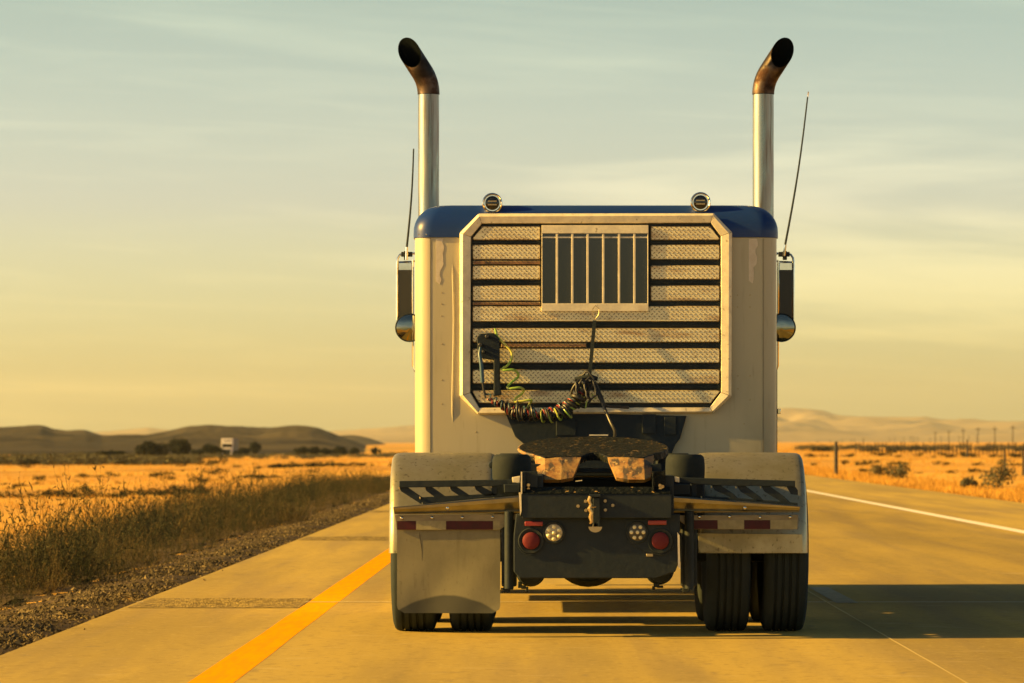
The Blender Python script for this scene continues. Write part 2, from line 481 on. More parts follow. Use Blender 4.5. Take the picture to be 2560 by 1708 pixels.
def height(x, y):
    x = np.asarray(x, float); y = np.asarray(y, float)
    dl = LEFT_EDGE - x
    dr = x - RIGHT_EDGE
    far = np.clip(y, 0, 2500) / 900
    left = -.03 + .03 * sst(.05, .3, dl) - .10 * sst(.35, 1.2, dl) - .55 * sst(1.2, 6.5, dl) - 1.45 * sst(6, 30, dl) * np.clip(far, 0, 1.0) \
        + .05 * np.sin(y * .31 + x * .4) * sst(2, 6, dl) + .05 * np.sin(y * .11 + 1.7) * sst(2, 6, dl)
    right = -.03 - .08 * sst(.2, 3, dr) + .03 * np.sin(y * .23 + x * .17) * sst(1, 4, dr) - .06 * sst(5, 40, dr)
    z = np.where(dl > 0, left, np.where(dr > 0, right, -.06))
    return z

def spaced(stops):
    out = []
    for a, b, n in stops:
        out += list(np.linspace(a, b, n, endpoint=False))
    return np.array(out + [stops[-1][1]])

def grid_mesh(name, xs, ys, hf, mat, kind=None, smooth=True):
    X, Y = np.meshgrid(xs, ys)
    Z = hf(X, Y)
    V = np.stack([X, Y, Z], -1).reshape(-1, 3)
    nx, ny = len(xs), len(ys)
    i = np.arange(nx - 1)[None, :] + nx * np.arange(ny - 1)[:, None]
    F = np.stack([i, i + 1, i + 1 + nx, i + nx], -1).reshape(-1, 4)
    return numpy_mesh(name, V, F, mat, kind=kind, smooth=smooth)

gx = spaced([(-9000, -300, 14), (-300, -40, 26), (-40, -9, 31), (-9, -3.0, 40), (-3.0, 9.05, 6), (9.05, 20, 28), (20, 60, 20), (60, 400, 20), (400, 9000, 12)])
gy = spaced([(-60, 10, 12), (10, 80, 120), (80, 240, 80), (240, 1000, 60), (1000, 30000, 20)])
tag(grid_mesh('ground', gx, gy, height, M['dry_ground']), kind='structure')

rd = MB().box(LEFT_EDGE, RIGHT_EDGE, -40, 2600, -.30, 0)
road = tag(rd.build('road', M['concrete'], smooth=0), kind='structure')
road['_o'] = (0, 0, 0)
# painted lines: thin sheets laid on the concrete
def strip(name, x0, x1, y0, y1, z, mat, wob=.004, seed=0):
    ys = np.linspace(y0, y1, max(2, int((y1 - y0) / 1.0)) if y1 - y0 < 200 else 400)
    rr = random.Random(seed)
    m = MB()
    vs, fs = [], []
    for y in ys:
        vs += [(x0 + rr.uniform(-wob, wob), y, z), (x1 + rr.uniform(-wob, wob), y, z)]
    for i in range(len(ys) - 1):
        fs.append((2 * i, 2 * i + 1, 2 * i + 3, 2 * i + 2))
    m.add(vs, fs)
    return m.build(name, mat, road, smooth=0)
strip('yellow_line', -1.75, -1.53, 4, 900, .001, M['yellow_paint'], seed=1)
strip('edge_line', 6.02, 6.22, 10, 900, .005, M['white_paint'], seed=2)
for k in range(0, 14):
    strip('lane_dash', 2.08, 2.24, 28.8 + 12.19 * k, 31.9 + 12.19 * k, .0035, M['worn_white'], seed=3 + k)
strip('lane_joint', 2.015, 2.027, 4, 300, .004, M['faint_joint'], wob=.002, seed=9)
for k, y in enumerate((9.9, 28.95, 48.2, 66.6, 85.4)):
    jb = MB().add([(LEFT_EDGE, y, .0035), (RIGHT_EDGE, y, .0035), (RIGHT_EDGE, y + .045, .0035), (LEFT_EDGE, y + .045, .0035)], [(0, 1, 2, 3)])
    jb.build('slab_joint', M['dark_joint'] if k % 2 == 0 else M['sealant'], road, smooth=0)
# rough rumble patches cut across the shoulder, each one a corrugated strip
for k, y in enumerate((27.95, 47.1, 65.6)):
    n = 60
    vs, fs = [], []
    for i in range(n + 1):
        for j in range(9):
            t = i / n
            env = min(1, 6 * t, 6 * (1 - t)) * min(1, 3 * j / 8, 3 * (8 - j) / 8)
            vs.append((-2.96 + 1.2 * j / 8 + rng.uniform(-.01, .01), y + 1.7 * t, .003 + .012 * env * (.5 + .5 * math.sin(t * 2 * math.pi * 12)) + .004 * env * rng.uniform(0, 1)))
    for i in range(n):
        for j in range(8):
            a = i * 9 + j
            fs.append((a, a + 1, a + 10, a + 9))
    MB().add(vs, fs).build('rumble_strip', M['rough_concrete'], road, smooth=0)
# the far carriageway that the oncoming truck drives on
ys = np.linspace(250, 2200, 60)
vs, fs = [], []
for y in ys:
    z = float(height(-70, y)) + .03
    vs += [(-76, y, z), (-66, y, z)]
for i in range(len(ys) - 1):
    fs.append((2 * i, 2 * i + 1, 2 * i + 3, 2 * i + 2))
far_road = MB().add(vs, fs).build('far_road', M['concrete'], smooth=0)
tag(far_road, kind='structure')

# ---------------------------------------------------------------- hills
def noise2(x, y, seed, octaves=5):
    r = np.random.default_rng(seed)
    out = np.zeros_like(np.asarray(x, float)); amp = 1
    f = 1.0
    for o in range(octaves):
        for k in range(3):
            a = r.uniform(0, 2 * np.pi)
            out = out + amp * np.sin((x * np.cos(a) + y * np.sin(a)) * f + r.uniform(0, 6.28)) / 3
        amp *= .52; f *= 1.95
    return out

def ridge(name, prof, Zc, Z0, Z1, base_py, mat, seed, fold=.12, freq=1 / 260., step=6):
    """a range of hills whose crest stands Zc metres off, rising from Z0 and falling to Z1"""
    px = np.array([p[0] for p in prof], float); py = np.array([p[1] for p in prof], float)
    us = np.arange(px[0], px[-1] + 1, step)
    crest = np.interp(us, px, py)
    ker = np.hanning(9); ker /= ker.sum()
    pad = np.pad(crest, 4, mode='edge')
    crest = np.convolve(pad, ker, 'valid')
    ts = np.concatenate([np.linspace(0, 1, 80), np.linspace(1.06, 1.8, 10)])
    U, T = np.meshgrid(us, ts)
    Yd = np.where(T <= 1, Z0 + (Zc - Z0) * T, Zc + (Z1 - Zc) * (T - 1) / .8)
    X = (U - HX) * Yd / FPX
    zb = EYE - (base_py - HY) * Z0 / FPX
    H = EYE - (crest[None, :] - HY) * Zc / FPX - zb
    sh = np.where(T <= 1, T ** 1.5, np.clip(1 - ((T - 1) / .8) ** 2 * 1.0, 0, 1))
    nz = noise2(X * freq, Yd * freq * .5, seed)
    z = zb + H * sh * (1 + fold * nz * (1 - np.clip(T, 0, 1) ** 6) * 1.6) + H * .05 * nz * np.sin(np.clip(T, 0, 1) * math.pi)
    V = np.stack([X, Yd, z], -1).reshape(-1, 3)
    nx, ny = len(us), len(ts)
    i = np.arange(nx - 1)[None, :] + nx * np.arange(ny - 1)[:, None]
    F = np.stack([i, i + 1, i + 1 + nx, i + nx], -1).reshape(-1, 4)
    return tag(numpy_mesh(name, V, F, mat, smooth=True), kind='structure')

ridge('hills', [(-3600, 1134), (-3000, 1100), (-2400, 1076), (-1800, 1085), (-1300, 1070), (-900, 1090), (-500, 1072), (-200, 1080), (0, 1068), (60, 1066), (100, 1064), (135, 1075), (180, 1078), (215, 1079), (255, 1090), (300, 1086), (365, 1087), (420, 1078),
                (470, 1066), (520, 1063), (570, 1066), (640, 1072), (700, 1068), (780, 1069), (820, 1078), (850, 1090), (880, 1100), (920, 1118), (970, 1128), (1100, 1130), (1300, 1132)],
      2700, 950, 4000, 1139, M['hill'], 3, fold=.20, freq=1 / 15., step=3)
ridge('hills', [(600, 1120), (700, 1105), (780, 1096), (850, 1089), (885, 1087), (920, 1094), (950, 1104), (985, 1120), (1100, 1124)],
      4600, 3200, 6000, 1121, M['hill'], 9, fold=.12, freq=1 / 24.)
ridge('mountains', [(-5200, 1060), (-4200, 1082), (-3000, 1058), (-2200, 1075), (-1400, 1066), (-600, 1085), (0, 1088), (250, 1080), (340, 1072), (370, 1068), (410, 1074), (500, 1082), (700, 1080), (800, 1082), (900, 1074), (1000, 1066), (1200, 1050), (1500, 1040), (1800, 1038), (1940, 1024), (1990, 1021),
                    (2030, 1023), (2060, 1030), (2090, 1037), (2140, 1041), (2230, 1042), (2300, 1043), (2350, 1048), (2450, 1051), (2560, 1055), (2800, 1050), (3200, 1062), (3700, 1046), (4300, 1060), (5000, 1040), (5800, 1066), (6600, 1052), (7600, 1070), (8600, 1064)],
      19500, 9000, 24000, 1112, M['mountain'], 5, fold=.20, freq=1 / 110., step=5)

# ---------------------------------------------------------------- haze: the dusty air between here and the mountains
HAZE_DENSITY = 3.2e-5
hz = MB().box(-9500, 9500, -70, 24500, -40, 330).build('haze', [], smooth=0)
tag(hz, kind='stuff')
hm = bpy.data.materials.new('haze'); hm.use_nodes = True
hm.node_tree.nodes.clear()
ho = hm.node_tree.nodes.new('ShaderNodeOutputMaterial'); hv = hm.node_tree.nodes.new('ShaderNodeVolumePrincipled')
hv.inputs['Color'].default_value = (.90, .93, .85, 1)
hv.inputs['Density'].default_value = HAZE_DENSITY
hv.inputs['Anisotropy'].default_value = .25
hm.node_tree.links.new(hv.outputs[0], ho.inputs['Volume'])
hz.data.materials.append(hm)

# ================================================================ the truck
TX, TY = 0.31, 27.0
truck = thing('semi_truck', (TX, TY, 0), 'white semi tractor with blue roof and chrome stacks, driving without a trailer', 'truck')
def pt(builder): return builder
ZC = 27.0      # rear wall of the sleeper
ZE = 23.5      # rear end of the chassis
ZR, ZA = 24.68, 26.0    # rear and forward driven axles
def px_poly(fn, pts, Z): return [P(*fn(*p), Z) for p in pts]

# --- sleeper box
def round_rect(x0, x1, y0, y1, r, n=8):
    pts = []
    for cx, cy, a0 in ((x1 - r, y1 - r, 0), (x0 + r, y1 - r, 90), (x0 + r, y0 + r, 180), (x1 - r, y0 + r, 270)):
        for i in range(n + 1):
            a = R(a0 + 90 * i / n)
            pts.append((cx + r * math.cos(a), cy + r * math.sin(a)))
    return pts
CX0, CX1 = -.911, 1.551
CAB_TOP, ROOF_TOP = 2.553, 2.781
body = MB()
body.prism(round_rect(CX0, CX1, ZC, 29.3, .115, 10), .92, CAB_TOP, 'z')
sleeper = body.build('sleeper_cab', M['white_cab'], truck, smooth=25)
roof = MB()
rings = []
RR = .185
for i in range(11):
    a = R(9 * i)
    ins = RR * (1 - math.cos(a)) - .010
    rings.append((ins, ROOF_TOP - RR + RR * math.sin(a)))
rings.insert(0, (-.010, CAB_TOP + .002))
rings.append((.5, ROOF_TOP + .012))
loops = [[(x, y, z) for x, y in round_rect(CX0 + ins, CX1 - ins, ZC + ins, 29.31 - ins, max(.13 - ins * .2, .03), 10)] for ins, z in rings]
n = len(loops[0])
vs = [p for lp in loops for p in lp]
fs = [(k * n + j, k * n + (j + 1) % n, (k + 1) * n + (j + 1) % n, (k + 1) * n + j) for k in range(len(loops) - 1) for j in range(n)]
fs.append(tuple(range((len(loops) - 1) * n, len(loops) * n))); fs.append(tuple(range(n))[::-1])
roof.add(vs, fs)
rf = roof.build('roof', M['blue_paint'], truck, smooth=40)
# rivets along the lower edge of the roof cap and on the wall
for i in range(2):
    x, z = P(1047 + i * 19, 586, ZC - .01)
    MB().lathe([(-.004, 0), (-.003, .005), (0, .006)], (x, ZC - .009, z), n=8).build('rivet', M['chrome'], rf)
for (px, py) in [(1104, 732), (1104, 760), (1104, 790), (1844, 738), (1844, 768), (1875, 738), (1875, 768), (1105, 860), (1845, 940), (1875, 940), (1845, 972), (1875, 1000), (1105, 950), (1105, 1010), (1190, 1080), (1860, 1060)]:
    x, z = P(px, py, ZC)
    MB().lathe([(-.0014, 0), (-.001, .0035), (0, .005)], (x, ZC - .001, z), n=8).build('rivet', M['bolt_metal'], sleeper)
# raised bead added in place of the sun streak reflected off the frame
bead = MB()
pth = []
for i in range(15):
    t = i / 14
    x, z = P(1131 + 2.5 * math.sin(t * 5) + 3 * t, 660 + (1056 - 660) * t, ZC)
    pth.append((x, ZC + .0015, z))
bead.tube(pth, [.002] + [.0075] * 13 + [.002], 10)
bead.build('sun_streak_bead', M['white_cab'], sleeper)
for px in (1076, 1908):
    x, _ = P(px, 0, ZC); z1_ = CAB_TOP - .004
    MB().box(x - .0016, x + .0016, ZC - .0015, ZC + .001, .93, z1_).build('panel_seam', M['dark_seam'], sleeper, smooth=0)
# torn tape on both sides
def torn(px0, px1, py0, py1, edge, seed):
    rr = random.Random(seed)
    pts = [P(px0, py0, ZC), P(px1, py0, ZC)]
    for i in range(1, 12):
        t = i / 12
        pts.append(P(px1 + edge * (t * .6) + rr.uniform(-3, 3) - (6 if t > .6 else 0), py0 + (py1 - py0) * t, ZC))
    pts.append(P(px0 + (px1 - px0) * .5, py1 + 3, ZC)); pts.append(P(px0, py1 - 4, ZC))
    MB().prism(pts, ZC - .0022, ZC + .001).build('tape_patch', M['sticker'], sleeper, smooth=0)
torn(1090, 1108, 597, 708, 0, 1)
torn(1872, 1892, 597, 706, -4, 2)
# side edge hardware
MB().box(CX1 - .004, CX1 + .016, ZC + .3, ZC + .38, .98, 1.66).build('side_trim', M['black_rubber'], sleeper, bevel=.004)
x, z = P(1948, 1028, ZC + .2); MB().box(x - .012, x + .010, ZC + .18, ZC + .23, z - .02, z + .016).build('latch', M['chrome'], sleeper, bevel=.003)

# --- panel on the back wall
FZ = ZC
outer = [P(*S3(u, v), FZ) for u, v in [(200, 142), (1735, 140), (1856, 265), (1852, 1338), (1732, 1446), (196, 1456), (76, 1336), (76, 268)]]
inner = [P(*S3(u, v), FZ) for u, v in [(222, 210), (1715, 206), (1780, 292), (1782, 1310), (1708, 1408), (205, 1410), (148, 1312), (152, 296)]]
cx = sum(p[0] for p in outer) / 8; cz = sum(p[1] for p in outer) / 8
def lerp2(a, b, t): return (a[0] + (b[0] - a[0]) * t, a[1] + (b[1] - a[1]) * t)
MB().prism([lerp2(p, q, .5) for p, q in zip(outer, inner)], FZ - .022, FZ - .001).build('back_panel', M['black_rubber'], truck, smooth=0)
for i in range(8):
    j = (i + 1) % 8
    m = MB()
    vs = []
    for o, q in ((outer[i], inner[i]), (outer[j], inner[j])):
        # section of one rail: outer foot, outer shoulder, ridge, inner lip, inner foot
        for t, d in ((0, 0.0), (0.02, .030), (.28, .050), (.96, .042), (1.0, .020)):
            p = lerp2(o, q, t); vs.append((p[0], FZ - d, p[1]))
    # keep a hair between neighbouring rails
    c0 = Vector(vs[2]); c1 = Vector(vs[7]); dd = (c1 - c0).normalized() * .0012
    vs = [tuple(Vector(v) + (dd if k < 5 else -dd)) for k, v in enumerate(vs)]
    fs = [(k, k + 1, k + 6, k + 5) for k in range(4)] + [(0, 5, 9, 4)]
    fs += [(4, 3, 2, 1, 0), (5, 6, 7, 8, 9)]
    m.add(vs, fs)
    ob = m.build('frame_rail', M['frame_alu'], truck, smooth=20, bevel=.002)

# tread plate strips with raised lugs
ROWS = [(225, 318), (345, 445), (480, 575), (612, 715), (745, 850), (890, 985), (1022, 1120), (1160, 1255), (1295, 1382)]
def clip_x(v, left):
    """inner edge of the panel frame at zoom row v, in zoom columns"""
    if left:
        x = 160
        if v < 300: x = max(x, 160 + (300 - v) * .75)
        if v > 1315: x = max(x, 160 + (v - 1315) * .55)
        return x
    x = 1774
    if v < 300: x = min(x, 1774 - (300 - v) * .72)
    if v > 1315: x = min(x, 1774 - (v - 1315) * .75)
    return x
def tread_strip(name, v0, v1, u0=None, u1=None, mat='tread', rad=11):
    PZ = FZ - .037
    ul0, ul1 = (u0 if u0 else clip_x(v0, True)), (u0 if u0 else clip_x(v1, True))
    ur0, ur1 = (u1 if u1 else clip_x(v0, False)), (u1 if u1 else clip_x(v1, False))
    k = min(rad, (v1 - v0) * .3)
    def ring(e):
        kk = max(k - e * .4, 2)
        a0, a1, b0, b1, c0, c1 = ul0 + e, ul1 + e, ur0 - e, ur1 - e, v0 + e, v1 - e
        return [(a0 + kk, c0), (b0 - kk, c0), (b0 - kk * .3, c0 + kk * .3), (b0, c0 + kk), (b1, c1 - kk), (b1 - kk * .3, c1 - kk * .3), (b1 - kk, c1), (a1 + kk, c1), (a1 + kk * .3, c1 - kk * .3), (a1, c1 - kk), (a0, c0 + kk), (a0 + kk * .3, c0 + kk * .3)]
    m = MB()
    lv = [(ring(0), FZ - .020), (ring(1.5), FZ - .029), (ring(min(6, (v1 - v0) * .2)), PZ)]
    vs = []
    for pts, yy in lv:
        vs += [(P(*S3(*p), FZ)[0], yy, P(*S3(*p), FZ)[1]) for p in pts]
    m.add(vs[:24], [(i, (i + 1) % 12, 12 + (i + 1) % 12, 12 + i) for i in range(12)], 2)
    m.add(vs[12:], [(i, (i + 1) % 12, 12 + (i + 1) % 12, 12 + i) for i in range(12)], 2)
    m.add(vs[24:], [tuple(range(12))], 0)
    # lugs: slim lozenges, alternate rows leaning left and right
    pu, pv = 31.0, 15.5
    row = 0
    v = v0 + 8
    while v < v1 - 5:
        u = max(ul0, ul1) + 10 + (pu / 2 if row % 2 else 0)
        sgn = 1 if row % 2 else -1
        while u < min(ur0, ur1) - 10:
            c = P(*S3(u + random.uniform(-.6, .6), v + random.uniform(-.6, .6)), FZ)
            a = R(40) * sgn
            L_, W_ = .0106, .0036
            ca, sa = math.cos(a), math.sin(a)
            q = [(c[0] + L_ * ca, c[1] + L_ * sa), (c[0] - W_ * sa, c[1] + W_ * ca), (c[0] - L_ * ca, c[1] - L_ * sa), (c[0] + W_ * sa, c[1] - W_ * ca)]
            vs = [(x, PZ - .0004, z) for x, z in q] + [(c[0], PZ - .0030, c[1])]
            m.add(vs, [(0, 4, 1), (1, 4, 2), (2, 4, 3), (3, 4, 0)], 1)
            u += pu
        v += pv; row += 1
    return m.build(name, [M[mat], M['tread_lug'], M['tread_shade_grime']], truck, smooth=0)
for i, (v0, v1) in enumerate(ROWS):
    if i < 4:
        tread_strip('tread_plate', v0, v1, None, 604)
        tread_strip('tread_plate', v0, v1, 1322, None)
    else:
        tread_strip('tread_plate', v0, v1)
for v0, v1, u0, u1 in ((449, 477, 162, 604), (719, 742, 162, 604), (989, 1018, 345, 905)):
    o = tread_strip('tread_plate', v0, v1, u0, u1, 'tread_rusty', 3)
    o['label'] = 'rusty filler strip between two tread plates'
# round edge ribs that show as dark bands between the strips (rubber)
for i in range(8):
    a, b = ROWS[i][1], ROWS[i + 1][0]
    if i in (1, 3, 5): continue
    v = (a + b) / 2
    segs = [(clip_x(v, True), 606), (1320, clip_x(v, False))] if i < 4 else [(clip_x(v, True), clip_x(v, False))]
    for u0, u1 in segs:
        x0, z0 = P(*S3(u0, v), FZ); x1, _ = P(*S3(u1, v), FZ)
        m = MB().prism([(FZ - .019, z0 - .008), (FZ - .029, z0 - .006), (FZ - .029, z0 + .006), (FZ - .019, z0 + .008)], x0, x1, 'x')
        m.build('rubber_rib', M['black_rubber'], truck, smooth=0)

# --- rear window with its bars
WZ = FZ - .03
x0, zt = P(*S3(612, 220), FZ); x1, zb = P(*S3(1308, 782), FZ)
_, zo1 = P(*S3(0, 274), FZ); _, zo0 = P(*S3(0, 730), FZ)
m = MB()
m.box(x0, x1, FZ - .052, FZ - .03, zo1, zt)
m.box(x0, x1, FZ - .052, FZ - .03, zb, zo0)
m.box(x0, x0 + .006, FZ - .050, FZ - .03, zo0 + .0005, zo1 - .0005)
m.box(x1 - .006, x1, FZ - .050, FZ - .03, zo0 + .0005, zo1 - .0005)
win = m.build('window', M['frame_alu'], truck, bevel=.002, smooth=0)
MB().box(x0 + .007, x1 - .007, FZ - .033, FZ - .0305, zo0 + .001, zo1 - .001).build('window_pane', M['glass_dark'], win, smooth=0)
for u in (712, 812, 912, 1014, 1117, 1217):
    xc, _ = P(*S3(u, 0), FZ)
    MB().box(xc - .0075, xc + .0075, FZ - .050, FZ - .043, zo0 + .001, zo1 - .001).build('window_bar', M['frame_alu'], win, bevel=.002, smooth=0)
_, zc_ = P(*S3(0, 299), FZ)
MB().box(x0 + .008, x1 - .008, FZ - .0425, FZ - .035, zc_ - .005, zc_ + .005).build('cross_bar', M['frame_alu'], win, smooth=0)

# --- chrome lamps on the roof edge
for (px, py) in ((1231, 509), (1750.5, 507)):
    x, z = P(px, py, ZC + .10)
    y = ZC + .10
    m = MB().lathe([(-.055, 0.055), (-.062, .062), (-.060, .069), (-.03, .069), (.02, .060), (.06, .035), (.075, 0)], (x, y, z), n=32)
    m.tube([(x, y, z - .066), (x, y + .02, ROOF_TOP - .06)], .012, 10)
    lamp = m.build('work_lamp', M['chrome'], truck)
    MB().lathe([(-.062, 0), (-.061, .02), (-.0575, .04), (-.053, .0545)], (x, y, z), n=28).build('lens', M['glass_dark'], lamp)
    mm = MB()
    for s in (-1, 1):
        mm.box(x - .030, x + .030, y - .0635, y - .0605, z + s * .012 - .004, z + s * .012 + .004)
    mm.build('filament_guard', M['bolt_metal'], lamp, smooth=0)

# --- exhaust stacks
def stack(px, side):
    Zs = ZC + 1.95
    y = Zs
    xb, _ = P(px, 400, Zs)
    rad = .0765
    zbend = P(0, 236, Zs)[1]
    path = [(xb, y, 1.0), (xb, y, zbend)]
    low = MB().tube([(xb, y, .9), (xb, y, 1.6), (xb, y, 2.4), (xb, y, zbend - .003)], rad, 32, caps=False)
    st = low.build('exhaust_stack', M['stack_chrome'], truck)
    # curved tip: bends outwards and back, cut by a steep plane so the mouth faces the road behind
    ang = R(33)
    dirv = Vector((side * math.sin(ang), -.20, math.cos(ang))).normalized()
    pts = []
    kk = 10
    rb = .30
    for i in range(kk + 1):
        a = ang * i / kk
        pts.append(Vector((xb + side * rb * (1 - math.cos(a)), y - .02 * (i / kk) ** 2, zbend + rb * math.sin(a))))
    rings = []
    nseg = 32
    for i, p in enumerate(pts):
        a = ang * i / kk
        t = Vector((side * math.sin(a), -.20 * i / kk, math.cos(a))).normalized()
        u = Vector((math.cos(a) * side, 0, -math.sin(a))); u = (u - t * u.dot(t)).normalized()
        b = t.cross(u)
        rings.append([p + (u * math.cos(q) + b * math.sin(q)) * rad * 1.05 for q in [2 * math.pi * j / nseg for j in range(nseg)]])
    # mouth plane: passes through the tip, its normal mostly towards -Y and outwards
    tip = pts[-1] + dirv * .165
    uo = Vector((side * math.cos(ang), 0, -math.sin(ang)))
    nrm = (dirv * 1.0 + uo * .30 + Vector((0, -1.75, 0))).normalized()
    last = []
    for v in rings[-1]:
        s = (tip - v).dot(nrm) / dirv.dot(nrm)
        last.append(v + dirv * max(s, .004))
    rings.append(last)
    inner = []
    cen = sum(last, Vector()) / nseg
    for v in last: inner.append(cen + (v - cen) * .955 )
    deep = []
    for v in rings[-2]: deep.append(pts[-1] + (v - pts[-1]) * .9)
    deep2 = [pts[5] + (v - pts[5]) * .88 for v in rings[5]]
    m = MB()
    alls = rings + [inner, deep, deep2]
    vs = [p for rg in alls for p in rg]
    nr = len(rings)
    for k in range(len(alls) - 1):
        fs = [(k * nseg + j, k * nseg + (j + 1) % nseg, (k + 1) * nseg + (j + 1) % nseg, (k + 1) * nseg + j) for j in range(nseg)]
        if k == 0: m.add(vs, fs, 0)
        else:
            m.f += fs; m.m += [0 if k < nr - 1 else 1] * len(fs)
    m.f.append(tuple((len(alls) - 1) * nseg + j for j in range(nseg))); m.m.append(1)
    m.build('exhaust_tip', [M['stack_burnt'], M['soot']], st, smooth=50)
stack(1071.5, -1)
stack(1908, 1)

# --- mirrors and whip antennas
def mirror(side):
    Zm = ZC + 3.0
    f = (lambda px: px) if side < 0 else (lambda px: 2 * 1486.5 - px + 4)
    def Q(px, py, dy=0): x, z = P(f(px), py, Zm); return (x, Zm + dy, z)
    # bracket tube: from the door, over the top, down the outer side, back in at the foot
    m = MB()
    m.tube([Q(1104, 634), Q(1052, 634), Q(1010, 634), Q(1000, 637), Q(994.5, 645), Q(993, 656), Q(993, 800)], .0085, 10)
    m.tube([Q(1032, 650), Q(1032, 915), Q(1036, 928), Q(1104, 930)], .007, 8)
    m.tube([Q(1104, 650, .02), Q(994, 655, .02)], .005, 8)
    root = m.build('mirror', M['chrome'], truck)
    a = Q(995.5, 656); b = Q(1030, 815)
    MB().box(min(a[0], b[0]), max(a[0], b[0]), Zm - .002, Zm + .035, b[2], a[2]).build('mirror_shell', M['chrome'], root, bevel=.006)
    a = Q(997, 675); b = Q(1028.5, 814)
    MB().box(min(a[0], b[0]), max(a[0], b[0]), Zm - .006, Zm - .0025, b[2], a[2]).build('mirror_glass', M['mirror_dusty'], root, smooth=0)
    c = Q(1024, 820)
    rr = .108
    m = MB().lathe([(.03, 0), (.03, rr * .9), (.0, rr), (-.018, rr), (-.020, rr - .004), (-.014, rr - .011)], (c[0], Zm - .03, c[2]), n=36)
    sp = m.build('spot_mirror', M['black_steel'], root)
    MB().lathe([(-.024, 0), (-.0232, rr * .35), (-.0205, rr * .65), (-.0145, rr - .010)], (c[0], Zm - .03, c[2]), n=36).build('convex_glass', M['mirror_glass'], root)
    m = MB().box(*sorted((Q(1003, 0)[0], Q(1031, 0)[0])), Zm - .02, Zm + .02, Q(0, 642)[2], Q(0, 630)[2])
    m.box(*sorted((Q(1010, 0)[0], Q(1020, 0)[0])), Zm - .022, Zm + .022, Q(0, 650)[2], Q(0, 628)[2])
    m.build('antenna_clamp', M['black_steel'], root, bevel=.003)
    return Zm
Zm = mirror(-1); mirror(1)
def antenna(p0, p1, p2):
    Zm = ZC + 2.98
    a, b, c = [Vector((P(*p, Zm)[0], Zm, P(*p, Zm)[1])) for p in (p0, p1, p2)]
    m = MB().tube([a, b], .011, 10)
    an = m.build('whip_antenna', M['chrome'], truck)
    pts = [b.lerp(c, t) + Vector((0, 0, 0)) for t in [i / 8 for i in range(9)]]
    bow = (c - b).length * .012
    pts = [p + Vector((bow * math.sin(math.pi * i / 8), 0, 0)) for i, p in enumerate(pts)]
    MB().tube(pts, [.0085 - .0004 * i for i in range(9)], 8).build('whip', M['black_rubber'], an)
    if p2[1] < 300:
        d = (c - b).normalized()
        MB().tube([c, c + d * .035, c + d * .04], [.004, .004, .007], 8).build('tip', M['chrome'], an)
antenna((1016, 650), (1017, 618), (1034, 372))
antenna((1960, 640), (1963, 612), (2019, 243))

# --- lower back of the cab: dark splash plate and the shelf above the chassis
pl = [P(*p, ZC) for p in [(1262, 1030), (1288, 1092), (1312, 1112), (1330, 1190), (1655, 1190), (1688, 1112), (1700, 1096), (1716, 1040)]]
MB().prism(pl, ZC - .030, ZC - .002).build('splash_plate', M['black_steel'], truck, bevel=.004, smooth=0)
for (a, b) in (((1605, 1036), (1640, 1085)), ((1660, 1042), (1690, 1088)), ((1390, 1050), (1440, 1090))):
    x0_, z1_ = P(*a, ZC); x1_, z0_ = P(*b, ZC)
    MB().box(x0_, x1_, ZC - .042, ZC - .0305, z0_, z1_).build('cover_plate', M['black_steel'], truck, bevel=.005, smooth=0)
x0_, z1_ = P(1473, 1086.5, ZC - .2); x1_, z0_ = P(1520, 1089.5, ZC - .2)
MB().box(x0_, x1_, ZC - .24, ZC - .2, z0_, z1_).build('catwalk_edge', M['frame_alu'], truck, smooth=0)
MB().box(TX - .62, TX + .62, ZC - .55, ZC - .12, .975, .99).build('catwalk', M['black_steel'], truck, smooth=0)

# --- hose bracket, hanger strap and the coiled air lines
m = MB()
pb = [P(*S3(u, v), FZ) for u, v in [(190, 952), (215, 928), (300, 925), (338, 962), (342, 1240), (350, 1330), (300, 1335), (300, 1100), (225, 1090), (196, 1050)]]
m.prism(pb, FZ - .13, FZ - .062)
hb = m.build('hose_bracket', M['black_steel'], truck, bevel=.006, smooth=0)
for (u, v, r) in ((212, 1000, 14), (255, 945, 13), (232, 1045, 11)):
    x, z = P(*S3(u, v), FZ - .14)
    MB().lathe([(-.05, r * .0007), (-.045, r * .001), (.0, r * .001)], (x, FZ - .13, z), n=12).build('fitting', M['hose_black'], hb)
def QZ(u, v, d, S=S3): x, z = P(*S(u, v), FZ - d); return (x, FZ - d, z)
MB().tube([QZ(212, 1010, .15), QZ(206, 1060, .17), QZ(218, 1130, .18), QZ(226, 1245, .18)], [.008, .012, .014, .014], 12).build('gladhand', M['blue_grip'], hb)
MB().tube([QZ(226, 1245, .18), QZ(234, 1300, .18), QZ(245, 1350, .18)], [.008, .007, .006], 8).build('air_line', M['hose_black'], hb)
m = MB().tube([QZ(300, 920, .10), QZ(292, 960, .10)], .005, 8)
m.tube([QZ(290, 900, .1), QZ(290, 955, .1)], .004, 8)
m.build('plug', M['brass'], hb)
